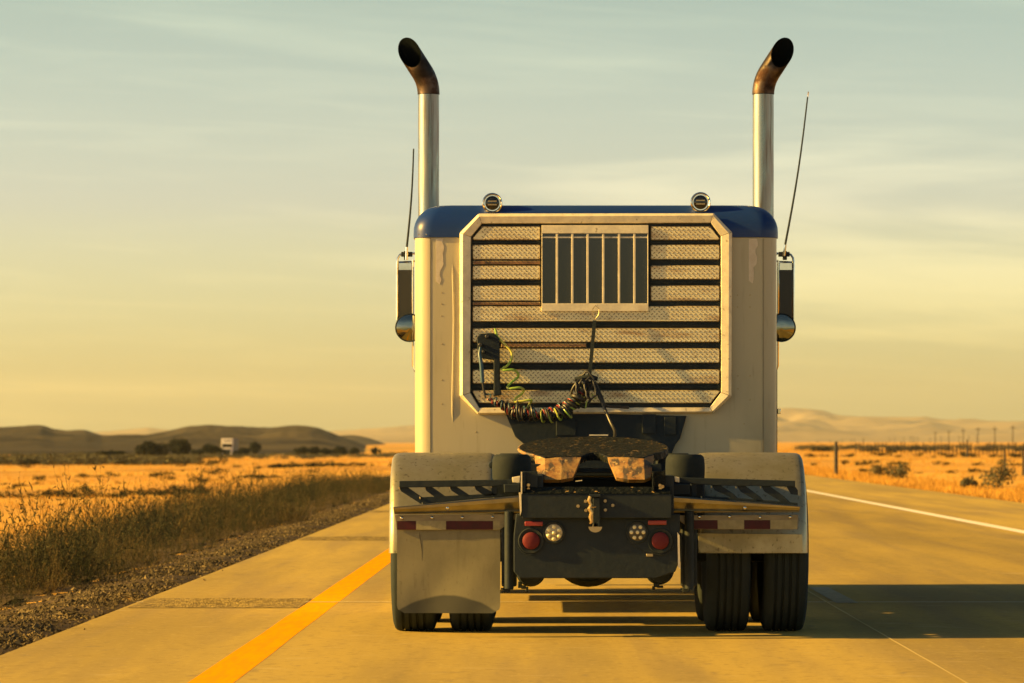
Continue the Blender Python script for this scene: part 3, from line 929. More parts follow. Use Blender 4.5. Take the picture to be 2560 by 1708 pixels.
# strap with its wire loop
m = MB().tube([QZ(965, 742, .075), QZ(945, 765, .08), QZ(948, 800, .08), QZ(958, 838, .08), QZ(985, 800, .08), QZ(988, 765, .08)], .003, 6, closed=True)
hg = m.build('hanger_loop', M['bolt_metal'], truck)
p0, p1 = QZ(958, 840, .08), QZ(925, 1200, .14)
wd = .0125
MB().add([(p0[0] - wd, p0[1], p0[2]), (p0[0] + wd, p0[1], p0[2]), (p1[0] + wd, p1[1], p1[2]), (p1[0] - wd, p1[1], p1[2]),
          (p0[0] - wd, p0[1] - .008, p0[2]), (p0[0] + wd, p0[1] - .008, p0[2]), (p1[0] + wd, p1[1] - .008, p1[2]), (p1[0] - wd, p1[1] - .008, p1[2])],
         [(0, 1, 2, 3), (7, 6, 5, 4), (0, 4, 5, 1), (1, 5, 6, 2), (2, 6, 7, 3), (3, 7, 4, 0)]).build('hanger_strap', M['black_rubber'], truck, smooth=0)
def catmull(pts, per=12):
    pts = [Vector(p) for p in pts]
    pts = [pts[0] * 2 - pts[1]] + pts + [pts[-1] * 2 - pts[-2]]
    out = []
    for i in range(1, len(pts) - 2):
        a, b, c, d = pts[i - 1:i + 3]
        for k in range(per):
            t = k / per
            out.append(.5 * ((2 * b) + (c - a) * t + (2 * a - 5 * b + 4 * c - d) * t * t + (3 * b - a - 3 * c + d) * t ** 3))
    out.append(pts[-2])
    return out
def coil(pts, turns, rad, r, mat, seed, ph=0, per=16, wob=.3):
    base = catmull(pts, 30)
    rr = random.Random(seed)
    total = turns * per
    path = []
    amps = [1 + rr.uniform(-wob, wob) for _ in range(int(turns) + 3)]
    for i in range(int(total) + 1):
        t = i / total
        f = t * (len(base) - 1); k = min(int(f), len(base) - 2)
        p = base[k].lerp(base[k + 1], f - k)
        tg = (base[k + 1] - base[k]).normalized()
        u = Vector((0, -1, 0)); u = (u - tg * u.dot(tg)).normalized(); b = tg.cross(u)
        a = 2 * math.pi * i / per + ph
        ti = i / per; k2 = int(ti); am = amps[k2] * (1 - (ti - k2)) + amps[k2 + 1] * (ti - k2)
        path.append(p + (u * math.cos(a) + b * math.sin(a)) * rad * am * min(1, 4 * t + .2, 4 * (1 - t) + .2) + tg * rr.uniform(-.002, .002))
    return MB().tube(path, r, 6)
coil([QZ(245, 1310, .17), QZ(330, 1380, .17), QZ(450, 1425, .18), QZ(600, 1440, .19), QZ(740, 1410, .2), QZ(830, 1350, .19), QZ(880, 1280, .17)], 15, .031, .0055, 0, 1).build('blue_air_hose', M['hose_blue'], truck)
coil([QZ(262, 1350, .17), QZ(360, 1405, .17), QZ(470, 1440, .19), QZ(620, 1450, .2), QZ(760, 1400, .2), QZ(850, 1330, .19), QZ(900, 1270, .17)], 17, .028, .0055, 0, 2, 1.5).build('red_air_hose', M['hose_red'], truck)
coil([QZ(350, 1395, .17), QZ(480, 1440, .18), QZ(600, 1465, .19), QZ(720, 1450, .2), QZ(800, 1400, .2), QZ(860, 1330, .18), QZ(930, 1240, .16)], 16, .036, .006, 0, 3, .7).build('black_air_hose', M['hose_black'], truck)
for k, (ph, rad_) in enumerate(((.3, .046), (2.6, .040), (4.4, .034))):
    coil([QZ(300 + 40 * k, 1370, .17), QZ(420, 1420 + 8 * k, .18), QZ(560, 1450 + 10 * k, .2), QZ(700, 1455, .21), QZ(800, 1400, .2), QZ(870, 1320, .19), QZ(910, 1260, .17)], 9 + 2 * k, rad_, .0065, 0, 11 + k, ph, wob=.55).build('black_air_hose', M['hose_black'], truck)
# green line: loose wave from the plug down to the bundle, then coiling
gp = catmull([QZ(308, 893, .10), QZ(322, 945, .11), QZ(360, 985, .12), QZ(410, 1040, .13), QZ(416, 1085, .135), QZ(392, 1130, .14), QZ(352, 1158, .15), QZ(365, 1165, .17), QZ(430, 1163, .17), QZ(460, 1190, .15), QZ(452, 1215, .14), QZ(415, 1245, .14),
              QZ(388, 1276, .15), QZ(410, 1284, .17), QZ(470, 1279, .17), QZ(495, 1295, .15), QZ(480, 1320, .14), QZ(440, 1352, .15), QZ(438, 1372, .16), QZ(480, 1368, .17), QZ(545, 1360, .17), QZ(530, 1390, .15), QZ(505, 1440, .15), QZ(525, 1460, .17), QZ(560, 1440, .19)], 6)
MB().tube(gp, .0082, 8).build('green_electric_cable', M['hose_green'], truck)
coil([QZ(545, 1440, .19), QZ(610, 1465, .20), QZ(690, 1460, .21), QZ(780, 1440, .21), QZ(830, 1390, .20), QZ(890, 1330, .19)], 8, .032, .006, 0, 5, 2.2, wob=.5).build('green_electric_cable', M['hose_green'], truck)
# the bundle of hose ends caught in the strap, and the lines that drop from it to the chassis
for k in range(7):
    rr = random.Random(40 + k)
    c0 = (885 + rr.uniform(-45, 55), 1300 + rr.uniform(-60, 50))
    pth = []
    for i in range(18):
        a = 2 * math.pi * i / 18
        pth.append(QZ(c0[0] + (32 + 10 * rr.random()) * math.cos(a) * (1 + .25 * math.sin(2 * a + k)), c0[1] + (62 + 12 * rr.random()) * math.sin(a), .15 + .01 * k + .02 * math.sin(a + k)))
    MB().tube(pth, .0085, 8, closed=True).build('hose_loop', M['hose_black'], truck)
m = MB().tube(catmull([QZ(830, 1225, .16), QZ(880, 1215, .17), QZ(930, 1210, .17), QZ(975, 1222, .16)], 5), .016, 10)
m.build('hose_clamp', M['black_rubber'], truck)
MB().tube(catmull([QZ(935, 1235, .16), QZ(980, 1320, .17), QZ(1010, 1385, .18), QZ(1060, 1500, .24), QZ(1090, 1568, .35), QZ(1080, 1640, .6)], 8), .0105, 10).build('air_line', M['hose_black'], truck)
MB().tube(catmull([QZ(960, 1240, .15), QZ(1005, 1340, .16), QZ(1030, 1395, .16), QZ(1110, 1405, .13), QZ(1180, 1410, .10)], 8), .009, 10).build('air_line', M['hose_black'], truck)
MB().tube(catmull([QZ(878, 1250, .19), QZ(900, 1285, .20), QZ(905, 1320, .2)], 6), .0055, 8).build('green_electric_cable', M['hose_green'], truck)
MB().tube(catmull([QZ(907, 1365, .2), QZ(898, 1415, .2)], 6), .0050, 8).build('green_electric_cable', M['hose_green'], truck)
MB().tube(catmull([QZ(940, 1320, .19), QZ(965, 1350, .2), QZ(940, 1330, .2)], 6), .0045, 8).build('green_electric_cable', M['hose_green'], truck)

# --- chassis
CXM = .31
rails = MB()
for s in (-1, 1):
    xo = CXM + s * .43
    x0_, x1_ = min(xo, xo - s * .085), max(xo, xo - s * .085)
    rails.box(x0_, x1_, ZE + .06, 32.2, .70, .97)
for y in (25.3, 26.6, 28.2, 30.0):
    rails.box(CXM - .344, CXM + .344, y, y + .09, .74, .93)
rails.build('chassis_rail', M['black_steel'], truck, bevel=.006, smooth=0)
# rear closing crossmember
a = P(1303, 1214, ZE); b = P(1676, 1232, ZE)
MB().prism([(ZE + .10, b[1] + .032), (ZE + .035, b[1] + .034), (ZE - .005, b[1] - .006), (ZE + .10, b[1] - .006)], a[0], b[0], 'x').build('crossmember_lip', M['grease'], truck, smooth=0, bevel=.003)
end = MB()
e0 = P(1305, 1233, ZE); e1 = P(1679, 1296, ZE)
end.box(e0[0], e1[0], ZE, ZE + .05, e1[1], b[1] - .008)
end_plate = end.build('end_plate', M['black_steel'], truck, bevel=.005, smooth=0)
lower = MB()
lower.prism([P(*p, ZE + .05) for p in [(1290, 1285), (1700, 1285), (1700, 1400), (1688, 1430), (1640, 1446), (1300, 1446), (1284, 1430), (1284, 1340)]], ZE + .055, ZE + .10)
lamp_panel = lower.build('lamp_panel', M['black_steel'], truck, bevel=.006, smooth=0)
for (u0, u1) in ((1308, 1344), (1631, 1664)):
    x0_, z1_ = P(u0, 1178.5, ZE); x1_, z0_ = P(u1, 1230, ZE)
    m = MB().box(x0_, x1_, ZE + .035, ZE + .055, z0_, z1_)
    m.box(x0_, x0_ + .012, ZE + .0, ZE + .034, z0_ + .002, z1_)
    tb = m.build('bracket_tab', M['grease'] if u0 > 1500 else M['black_steel'], truck, bevel=.002, smooth=0)
    for (du, dv) in (((1321, 1213), (1321, 1223)) if u0 < 1500 else ((1650, 1214), (1651, 1222), (1657, 1217))):
        x, z = P(du, dv, ZE); MB().lathe([(-.012, 0), (-.012, .010), (0, .012)], (x, ZE + .034, z), n=6).build('bolt', M['brass'], tb)
x0_, z1_ = P(1302, 1180, ZE); x1_, z0_ = P(1309, 1235, ZE)
MB().box(x0_, x0_ + .008, ZE - .004, ZE + .10, z0_, z1_).build('edge_flange', M['frame_alu'], truck, smooth=0)
x0_, z1_ = P(1297, 1232, ZE); x1_, z0_ = P(1303, 1290, ZE)
MB().prism([(x0_, z1_), (x1_, z1_), (x1_ + .002, z0_ + .03), (x0_ + .008, z0_)], ZE - .004, ZE + .08).build('edge_flange', M['frame_alu'], truck, smooth=0)
# tow pintle and its bolts
m = MB()
x, z = P(1478, 1260, ZE)
m.box(*sorted((P(1473, 0, ZE)[0], P(1502, 0, ZE)[0])), ZE - .05, ZE - .001, P(0, 1243, ZE)[1], P(0, 1236, ZE)[1])
m.box(*sorted((P(1482, 0, ZE)[0], P(1500, 0, ZE)[0])), ZE - .03, ZE - .001, P(0, 1318, ZE)[1], P(0, 1244, ZE)[1])
pin = m.build('pintle_hook', M['black_steel'], truck, bevel=.004, smooth=0)
m = MB()
ch = [(1475, 1241), (1472, 1252), (1477, 1262), (1473, 1271), (1479, 1282), (1476, 1293), (1479, 1306), (1474, 1309)]
m.tube([(P(*p, ZE)[0], ZE - .055, P(*p, ZE)[1]) for p in ch], [.010, .012, .009, .014, .012, .012, .009, .004], 8)
m.tube([(P(1478, 1285, ZE)[0], ZE - .055, P(1478, 1285, ZE)[1]), (P(1481, 1306, ZE)[0], ZE - .055, P(1481, 1306, ZE)[1])], [.012, .005], 8)
m.tube([(P(1474, 1268, ZE)[0], ZE - .055, P(1474, 1268, ZE)[1]), (P(1490, 1267, ZE)[0], ZE - .05, P(1490, 1267, ZE)[1])], [.008, .003], 8)
m.build('latch', M['brass'], pin)
xc, zc = P(1488, 1317, ZE)
m = MB().prism([(xc + .040 * math.cos(a), zc + .033 * math.sin(a)) for a in [math.pi + math.pi * i / 12 for i in range(13)]], ZE - .035, ZE - .01)
m.prism([(xc - .018, zc + .001), (xc - .012, zc + .02), (xc - .006, zc + .012), (xc, zc + .03), (xc + .006, zc + .014), (xc + .012, zc + .024), (xc + .016, zc + .001)], ZE - .03, ZE - .012)
m.build('hook_lip', M['bolt_metal'], pin, smooth=0)
for (u, v) in ((1464, 1253.5), (1445.5, 1265.5), (1465, 1276), (1513, 1252.5), (1532, 1263.5), (1513.5, 1275)):
    x, z = P(u, v, ZE)
    MB().lathe([(-.010, 0), (-.010, .0095), (-.006, .011), (0, .011)], (x, ZE - .0005, z), n=6).build('bolt', M['bolt_metal'], end_plate, smooth=0)
x, z = P(1447, 1203, ZE + .4); MB().tube([(x - .02, ZE + .4, z - .002), (x + .02, ZE + .4, z + .003)], .003, 6).build('hinge_pin', M['frame_alu'], truck)

# --- tail lamps
LZ = ZE + .055
def qf(px, py): x, z = P(px, py, LZ); return x, z
for (mk, rd_, cl, right) in (((1312, 1343, 1304, 1315), (1327.5, 1352), (1384.5, 1332), 0), ((1620, 1666, 1301, 1312), (1650.5, 1352), (1593.5, 1331), 1)):
    a = qf(mk[0], mk[3]); b2 = qf(mk[1] + (14 if not right else 0), mk[2])
    MB().box(a[0], b2[0], LZ - .028, LZ - .001, a[1], b2[1]).build('marker_lamp', M['marker_red'], truck, bevel=.004)
    x, z = qf(*rd_)
    rr = 21.5 / FPX * LZ
    m = MB().lathe([(0, rr * 1.50), (-.010, rr * 1.5), (-.014, rr * 1.42), (-.010, rr * 1.12), (-.004, rr * 1.05)], (x, LZ, z), n=36)
    tl = m.build('tail_lamp', M['black_rubber'], truck)
    MB().lathe([(-.030, 0), (-.029, rr * .5), (-.024, rr * .85), (-.016, rr), (-.004, rr)], (x, LZ, z), n=32).build('lens', M['red_lens'], tl)
    x, z = qf(*cl)
    m = MB().lathe([(0, rr * 1.3), (-.010, rr * 1.3), (-.014, rr * 1.22), (-.012, rr * 1.04)], (x, LZ, z), n=32)
    rl = m.build('reverse_lamp', M['black_rubber'], truck)
    MB().lathe([(-.016, 0), (-.015, rr * .7), (-.012, rr), (-.004, rr)], (x, LZ, z), n=32).build('lens', M['clear_lens'] if not right else M['lens_dark'], rl)
    pts = [(0, 0)] + [(rr * .70 * math.cos(q + .55 * right), rr * .70 * math.sin(q + .55 * right)) for q in [2 * math.pi * k / 6 + .5 for k in range(6)]]
    for dx, dz in pts:
        MB().lathe([(-.022, 0), (-.021, rr * .12), (-.015, rr * (.22 if right else .24))], (x + dx, LZ, z + dz), n=12).build('led', M['led'], rl)
    if right:
        m = MB().prism([qf(*p) for p in [(1562, 1300), (1668, 1296), (1682, 1350), (1676, 1376), (1650, 1390), (1610, 1378), (1570, 1355)]], LZ - .006, LZ)
        m.build('lamp_bracket', M['black_steel'], truck, smooth=0, bevel=.002)
        x, z = qf(1624, 1388); MB().box(x - .02, x + .02, LZ - .012, LZ - .001, z - .008, z + .008).build('bracket_foot', M['bolt_metal'], truck, bevel=.002)
    # bright curved guard below the red lamp
    xg, zg = qf(*rd_)
    a0, a1 = (200, 290) if not right else (230, 345)
    MB().tube([(xg + rr * 1.62 * math.cos(R(q)), LZ - .008, zg + rr * 1.62 * math.sin(R(q))) for q in range(a0, a1, 6)], .0035, 6).build('lamp_guard', M['black_steel'], truck)

# --- axles
for ya in (ZR, ZA):
    m = MB().tube([(CXM - 1.15, ya, .5), (CXM + 1.15, ya, .5)], .075, 16)
    m.lathe([(-.27, .0), (-.25, .09), (-.17, .19), (0, .232), (.17, .19), (.25, .09), (.27, 0)], (.245, ya, .50), n=28)
    m.build('axle', M['black_steel'], truck)
for (px, py) in ((1327, 1442), (1648, 1437)):
    for yy in (ZE + .55, ZE + 1.95):
        x, z = P(px, py, ZE + .55)
        z += .03
        MB().lathe([(-.13, .03), (-.12, .075), (-.02, .082), (-.01, .09), (.01, .09), (.02, .082), (.10, .075), (.12, .03)], (x, yy, z), n=24).build('brake_chamber', M['black_steel'], truck)
# jagged hardware under the chambers
m = MB()
for (px, py, w_, h_) in ((1300, 1462, 10, 16), (1309, 1468, 12, 9), (1318, 1473, 6, 12), (1641, 1463, 14, 10), (1650, 1467, 16, 5), (1634, 1470, 7, 8)):
    x, z = P(px, py, ZE + .5); m.box(x - w_ * .0012, x + w_ * .0012, ZE + .47, ZE + .53, z - h_ * .0012, z + h_ * .0012)
m.build('slack_adjuster', M['black_steel'], truck, bevel=.003)
# air springs between rails and wheels, shocks below
for xx, zz in ((P(1280, 0, ZE + .75)[0], 0), (P(1711, 0, ZE + .75)[0], 0)):
    for yy in (ZE + .62, ZA + .35):
        z1 = 1.17 - (1136 - HY) * (ZE + .75) / FPX
        MB().lathe([(-.16, .112), (-.14, .118), (-.08, .120), (-.03, .117), (-.012, .110), (0, .095)], (xx, yy, z1), axis='z', n=28).build('air_spring', M['rubber_bag'], truck)
        MB().box(xx - .115, xx + .115, yy - .10, yy + .10, z1 - .40, z1 - .165).build('spring_seat', M['black_steel'], truck, bevel=.012)
for (a, b2) in ((1254, 1292), (1702, 1742)):
    x0_, z1_ = P(a, 1270, ZE + .35); x1_, z0_ = P(b2, 1466, ZE + .35)
    MB().box(x0_, x1_, ZE + .30, ZE + .42, z0_, z1_).build('shock_mount', M['black_steel'], truck, bevel=.01)
    m = MB().tube([((x0_ + x1_) / 2, ZE + .26, z0_ - .01), ((x0_ + x1_) / 2, ZE + .26, z1_ - .02)], .028, 14)
    m.build('shock_absorber', M['black_steel'], truck)
    m = MB().box(x0_ + .01, x0_ + .05, ZE + .30, ZE + .40, z0_ - .035, z0_ - .001)
    m.box(x0_ - .004, x0_ + .07, ZE + .33, ZE + .37, z0_ - .020, z0_ - .010)
    m.build('shock_foot', M['black_steel'], truck, bevel=.003)
x0_, z1_ = P(1694, 1331, ZE); x1_, z0_ = P(1701, 1424, ZE)
MB().prism([(x0_, z1_), (x0_ + .012, z1_ - .02), (x1_, z0_), (x0_ + .004, z0_ + .016)], ZE + .02, ZE + .05).build('hanger_bracket', M['frame_alu'], truck, smooth=0)

# --- fifth wheel
FW = (.285, 25.32)
tilt = R(9)
def fw(x, y, z):           # tilt the coupling backwards about its trunnion
    yy, zz = y - FW[1], z - 1.115
    return (x, FW[1] + yy * math.cos(tilt) - zz * math.sin(tilt), 1.115 + yy * math.sin(tilt) + zz * math.cos(tilt))
rad = .475
outl = []
for i in range(41):        # horseshoe outline from the left horn round the front to the right horn
    a = R(-38 + (256) * i / 40)
    outl.append((FW[0] + rad * math.cos(a), FW[1] + rad * math.sin(a) * .92))
outl = outl[::-1]          # left -> right over the front
left_tip, right_tip = outl[0], outl[-1]
slot = [(FW[0] + .31, FW[1] - .40), (FW[0] + .085, FW[1] - .37), (FW[0] + .05, FW[1] - .27), (FW[0] + .035, FW[1] - .24), (FW[0], FW[1] - .23), (FW[0] - .035, FW[1] - .24), (FW[0] - .05, FW[1] - .27), (FW[0] - .085, FW[1] - .37), (FW[0] - .31, FW[1] - .40)]
poly = outl + slot
m = MB().prism(poly, 1.085, 1.135, 'z')
m.v = [fw(*p) for p in m.v]
plate = m.build('fifth_wheel', M['grease'], truck, smooth=0, bevel=.006)
def ramp_part(pts_top, pts_bot, name='ramp'):
    m = MB()
    vs = [fw(*p) for p in pts_top] + [fw(*p) for p in pts_bot]
    k = len(pts_top)
    back = [tuple(Vector(v) + Vector((0, .03, -.02))) for v in vs]
    fs = [(i, i + 1, k + i + 1, k + i) for i in range(k - 1)]
    o = 2 * k
    fs2 = [(o + k + i, o + k + i + 1, o + i + 1, o + i) for i in range(k - 1)]
    m.add(vs + back, fs + fs2 + [(0, k, o + k, o), (k - 1, o + k - 1, o + 2 * k - 1, 2 * k - 1), ] + [(k + i, k + i + 1, o + k + i + 1, o + k + i) for i in range(k - 1)])
    return m.build(name, M['rust_plate'], plate, smooth=0)
yb = FW[1] - .40
for s in (-1, 1):
    top = [(FW[0] + s * .082, FW[1] - .365, 1.131), (FW[0] + s * .20, yb + .01, 1.132), (FW[0] + s * .31, yb + .01, 1.130), (FW[0] + s * .375, FW[1] - .28, 1.128)]
    bot = [(FW[0] + s * .135, yb - .17, 1.035), (FW[0] + s * .21, yb - .22, 1.030), (FW[0] + s * .31, yb - .22, 1.030), (FW[0] + s * .35, yb - .16, 1.036)]
    if s < 0: top, bot = top[::-1], bot[::-1]
    ramp_part(top, bot)
# rim of the plate on the left, bare and rusty where the trailer rubs it
rim = []
for i in range(0, 22):
    p = outl[i]; rim.append(fw(p[0], p[1], 1.122))
MB().tube([(p[0], p[1], p[2]) for p in rim], .010, 8).build('worn_rim', M['rust_plate'], plate)
m = MB()
for s in (-1, 1):
    m.box(FW[0] + s * .44 - .03, FW[0] + s * .44 + .03, FW[1] - .10, FW[1] + .10, .96, 1.09)
m.box(FW[0] - .47, FW[0] + .47, FW[1] - .25, FW[1] + .25, .972, 1.0)
m.build('fifth_wheel_mount', M['black_steel'], truck, bevel=.006, smooth=0)
m = MB().tube([fw(FW[0] - .40, FW[1] - .20, 1.06), fw(FW[0] - .42, FW[1] - .33, 1.05), fw(FW[0] - .37, FW[1] - .37, 1.0)], .012, 8)
m.build('release_handle', M['rust_plate'], plate)
for s in (-1, 1):
    MB().box(FW[0] + s * .37 - .05, FW[0] + s * .37 + .05, FW[1] - .42, FW[1] - .36, .98, 1.03).build('hose_tray', M['black_steel'], truck, bevel=.005)

# --- wheels
def wheel(x, y, dual_out, name='wheel', R_=.505, hw=.138):
    prof = [(-hw * .80, .285), (-hw * .97, .33), (-hw, .40), (-hw * .96, .455), (-hw * .88, .487), (-hw * .78, .499)]
    for c in (-.065, -.022, .022, .065):
        prof += [(c - .009, R_), (c - .006, R_ - .012), (c + .006, R_ - .012), (c + .009, R_)]
    prof += [(hw * .78, .499), (hw * .88, .487), (hw * .96, .455), (hw, .40), (hw * .97, .33), (hw * .80, .285)]
    m = MB().lathe(prof, (x, y, R_ - .004), axis='x', n=48)
    s = 1 if dual_out > 0 else -1
    rim_ = MB().lathe([(-s * hw * .7, .284), (s * hw * .72, .284), (s * hw * .60, .262), (s * hw * .15, .25), (-s * .02, .12), (s * .02, .11), (s * .06, .09), (s * .07, 0)], (x, y, R_ - .004), axis='x', n=32)
    wh = rim_.build(name, M['aluminium'], truck)
    m.build('tyre', M['tyre_rubber'], wh, smooth=35)
    return wh
for ya in (ZR, ZA):
    for s in (-1, 1):
        for dx in (.787, 1.137):
            wheel(CXM + s * dx, ya, s)
for s in (-1, 1):
    wheel(CXM + s * 1.02, 31.0, s)

# --- fenders over both driven axles
def fender(x0, x1, yc, a0=0, a1=180, rad=.605, zc=.495):
    w_ = x1 - x0
    sec = [(0, -.085), (-.004, -.055), (0, -.03), (.010, -.012), (.030, -.002), (.06, 0), (.12, .002), (w_ - .12, .002), (w_ - .06, 0), (w_ - .030, -.002), (w_ - .010, -.012), (w_, -.03), (w_ + .004, -.055), (w_, -.085)]
    n_ = 40
    k = len(sec)
    vs, fs = [], []
    for lay, off in ((0, 0), (1, -.006)):
        for i in range(n_ + 1):
            a = R(a0 + (a1 - a0) * i / n_)
            for j, (dx, dr) in enumerate(sec):
                ddx = .006 if lay and j < 5 else (-.006 if lay and j > k - 6 else 0)
                r_ = rad + dr + off
                vs.append((x0 + dx + ddx, yc - r_ * math.cos(a), zc + r_ * math.sin(a)))
    o = (n_ + 1) * k
    for i in range(n_):
        for j in range(k - 1):
            a = i * k + j
            fs.append((a, a + 1, a + k + 1, a + k)); fs.append((o + a + k, o + a + k + 1, o + a + 1, o + a))
    for j in range(k - 1):
        fs.append((j + 1, j, o + j, o + j + 1)); fs.append((n_ * k + j, n_ * k + j + 1, o + n_ * k + j + 1, o + n_ * k + j))
    for i in range(n_):
        for j in (0, k - 1):
            a = i * k + j
            q = (a, a + k, o + a + k, o + a)
            fs.append(q if j == 0 else q[::-1])
    return MB().add(vs, fs).build('fender', M['fender_metal'], truck, smooth=50)
FL = (P(978, 0, ZR - .3)[0], P(1240, 0, ZR - .1)[0])
FR = (P(1740, 0, ZR - .1)[0], P(2010.5, 0, ZR - .3)[0])
for (x0_, x1_) in (FL, FR):
    fender(x0_, x1_, ZR, 0, 122)
# fender support arms and bolts on the inner side
for (x0_, x1_) in ((FL[1] - .012, FL[1] + .035), (FR[0] - .035, FR[0] + .012)):
    MB().box(x0_, x1_, ZR - .30, ZR - .25, .93, 1.02).build('fender_arm', M['black_steel'], truck, bevel=.01)
x, z = P(1230, 1163, ZR - .4); MB().lathe([(-.02, 0), (-.018, .018), (0, .022)], (x, ZR - .42, z), n=14).build('fender_bolt', M['black_steel'], truck)

# --- tapered mud-flap hangers
HZ = ZE + .25      # their distance from the lens
def arm(fn, up, lo, tapes, bolts, big, mirror_):
    pu = px_poly(fn, up, HZ)
    # the upper half is a folded, rounded channel
    m = MB()
    tl, tr, br, bl = pu
    vs = []
    for (a, b2) in ((tl, bl), (tr, br)):
        h = a[1] - b2[1]
        for t, d in ((0, .03), (.0, .075), (.10, .086), (.35, .084), (.62, .066), (.78, .060), (.90, .070), (1.0, .062), (1.0, .02)):
            vs.append((a[0] + (b2[0] - a[0]) * t, HZ + .08 - d, a[1] - h * t))
    k = 9
    fs = [(i, k + i, k + i + 1, i + 1) for i in range(k - 1)] + [tuple(range(k)), tuple(range(2 * k - 1, k - 1, -1)), (0, k - 1, 2 * k - 1, k)]
    m.add(vs, fs)
    root = m.build('flap_hanger', M['aluminium'], truck, smooth=24)
    MB().prism(px_poly(fn, lo, HZ), HZ + .030, HZ + .040).build('hanger_plate', M['dull_plate'], root, smooth=0, bevel=.0015)
    for (u0, u1, v0, v1, c) in tapes:
        a = P(*fn(u0, v0), HZ); b2 = P(*fn(u1, v1), HZ)
        MB().box(a[0] + .0006, b2[0] - .0006, HZ + .0285, HZ + .0300, b2[1], a[1]).build('reflective_tape', M['tape_red'] if c else M['tape_white'], root, smooth=0)
    for (u, v) in bolts:
        x, z = P(*fn(u, v), HZ)
        MB().lathe([(-.010, 0), (-.009, .006), (-.003, .0095), (0, .012)], (x, HZ + .0295, z), n=10).build('bolt', M['chrome'], root)
    x, z = P(*fn(*big), HZ)
    MB().lathe([(-.014, 0), (-.012, .009), (-.003, .012), (0, .014)], (x, HZ + .010, z), n=12).build('bolt', M['chrome'], root)
    return root
arm(S1, [(68, 568), (1022, 480), (1022, 612), (78, 622)], [(80, 628), (1018, 620), (1018, 640), (905, 716), (872, 740), (95, 740)],
    [(97, 240, 672, 738, 1), (241, 466, 672, 738, 0), (467, 822, 672, 738, 1), (823, 872, 672, 738, 0)],
    [(135, 652), (362, 648), (590, 647), (818, 645)], (478, 574), 0)
arm(S2, [(660, 482), (1628, 560), (1624, 606), (660, 608)], [(664, 630), (1618, 626), (1612, 735), (808, 735)],
    [(815, 1009, 666, 733, 1), (1010, 1208, 666, 733, 0), (1209, 1406, 666, 733, 1), (1407, 1611, 666, 733, 0)],
    [(872, 642), (1098, 640), (1328, 646), (1556, 643)], (1213, 573), 1)
# black steps above them: a flat bar, tabs and their slanted shadows modelled as plates
def step(fn, bar, tabs_and_shadows, ends):
    Zb = HZ + .10
    pu = px_poly(fn, bar, Zb)
    m = MB().prism(pu, Zb, Zb + .03)
    root = m.build('step_bar', M['black_steel'], truck, smooth=0, bevel=.003)
    for q in tabs_and_shadows:
        MB().prism(px_poly(fn, q, Zb + .02), Zb + .012, Zb + .028).build('tab_and_shadow', M['black_steel'], root, smooth=0, bevel=.002)
    for q in ends:
        MB().prism(px_poly(fn, q, Zb), Zb - .02, Zb + .01).build('clevis', M['frame_alu'], root, smooth=0, bevel=.003)
    for i, q in enumerate(tabs_and_shadows):
        a = P(*fn(q[0][0] - 6, q[0][1] + 12), Zb)
        MB().tube([(a[0], Zb + .01, a[1] + .006), (a[0] + .003, Zb + .006, a[1] - .006)], .004, 6).build('tab_bolt', M['brass'], root)
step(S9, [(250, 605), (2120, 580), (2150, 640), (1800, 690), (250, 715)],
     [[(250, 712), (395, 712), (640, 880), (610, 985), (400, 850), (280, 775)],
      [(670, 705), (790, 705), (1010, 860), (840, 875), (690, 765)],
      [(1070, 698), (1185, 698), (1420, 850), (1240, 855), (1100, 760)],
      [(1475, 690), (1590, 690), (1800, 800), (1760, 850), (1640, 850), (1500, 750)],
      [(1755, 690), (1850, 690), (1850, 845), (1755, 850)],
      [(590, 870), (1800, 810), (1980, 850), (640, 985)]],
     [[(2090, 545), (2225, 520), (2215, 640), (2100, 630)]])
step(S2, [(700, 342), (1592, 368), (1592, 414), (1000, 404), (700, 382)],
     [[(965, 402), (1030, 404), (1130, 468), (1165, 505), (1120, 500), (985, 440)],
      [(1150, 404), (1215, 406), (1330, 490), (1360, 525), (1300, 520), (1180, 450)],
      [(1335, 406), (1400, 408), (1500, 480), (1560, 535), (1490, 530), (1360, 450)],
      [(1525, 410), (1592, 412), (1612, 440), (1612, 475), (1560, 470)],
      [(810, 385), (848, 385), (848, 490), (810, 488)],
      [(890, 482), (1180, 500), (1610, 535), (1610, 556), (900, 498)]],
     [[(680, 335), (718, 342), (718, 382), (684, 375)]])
for fn, bx in ((S9, [(1950, 660), (2230, 650), (2215, 800), (1960, 800)]), (S2, [(640, 395), (800, 392), (800, 475), (650, 480)])):
    MB().prism(px_poly(fn, bx, HZ), HZ + .06, HZ + .25).build('hanger_socket', M['black_steel'], truck, bevel=.006, smooth=0)

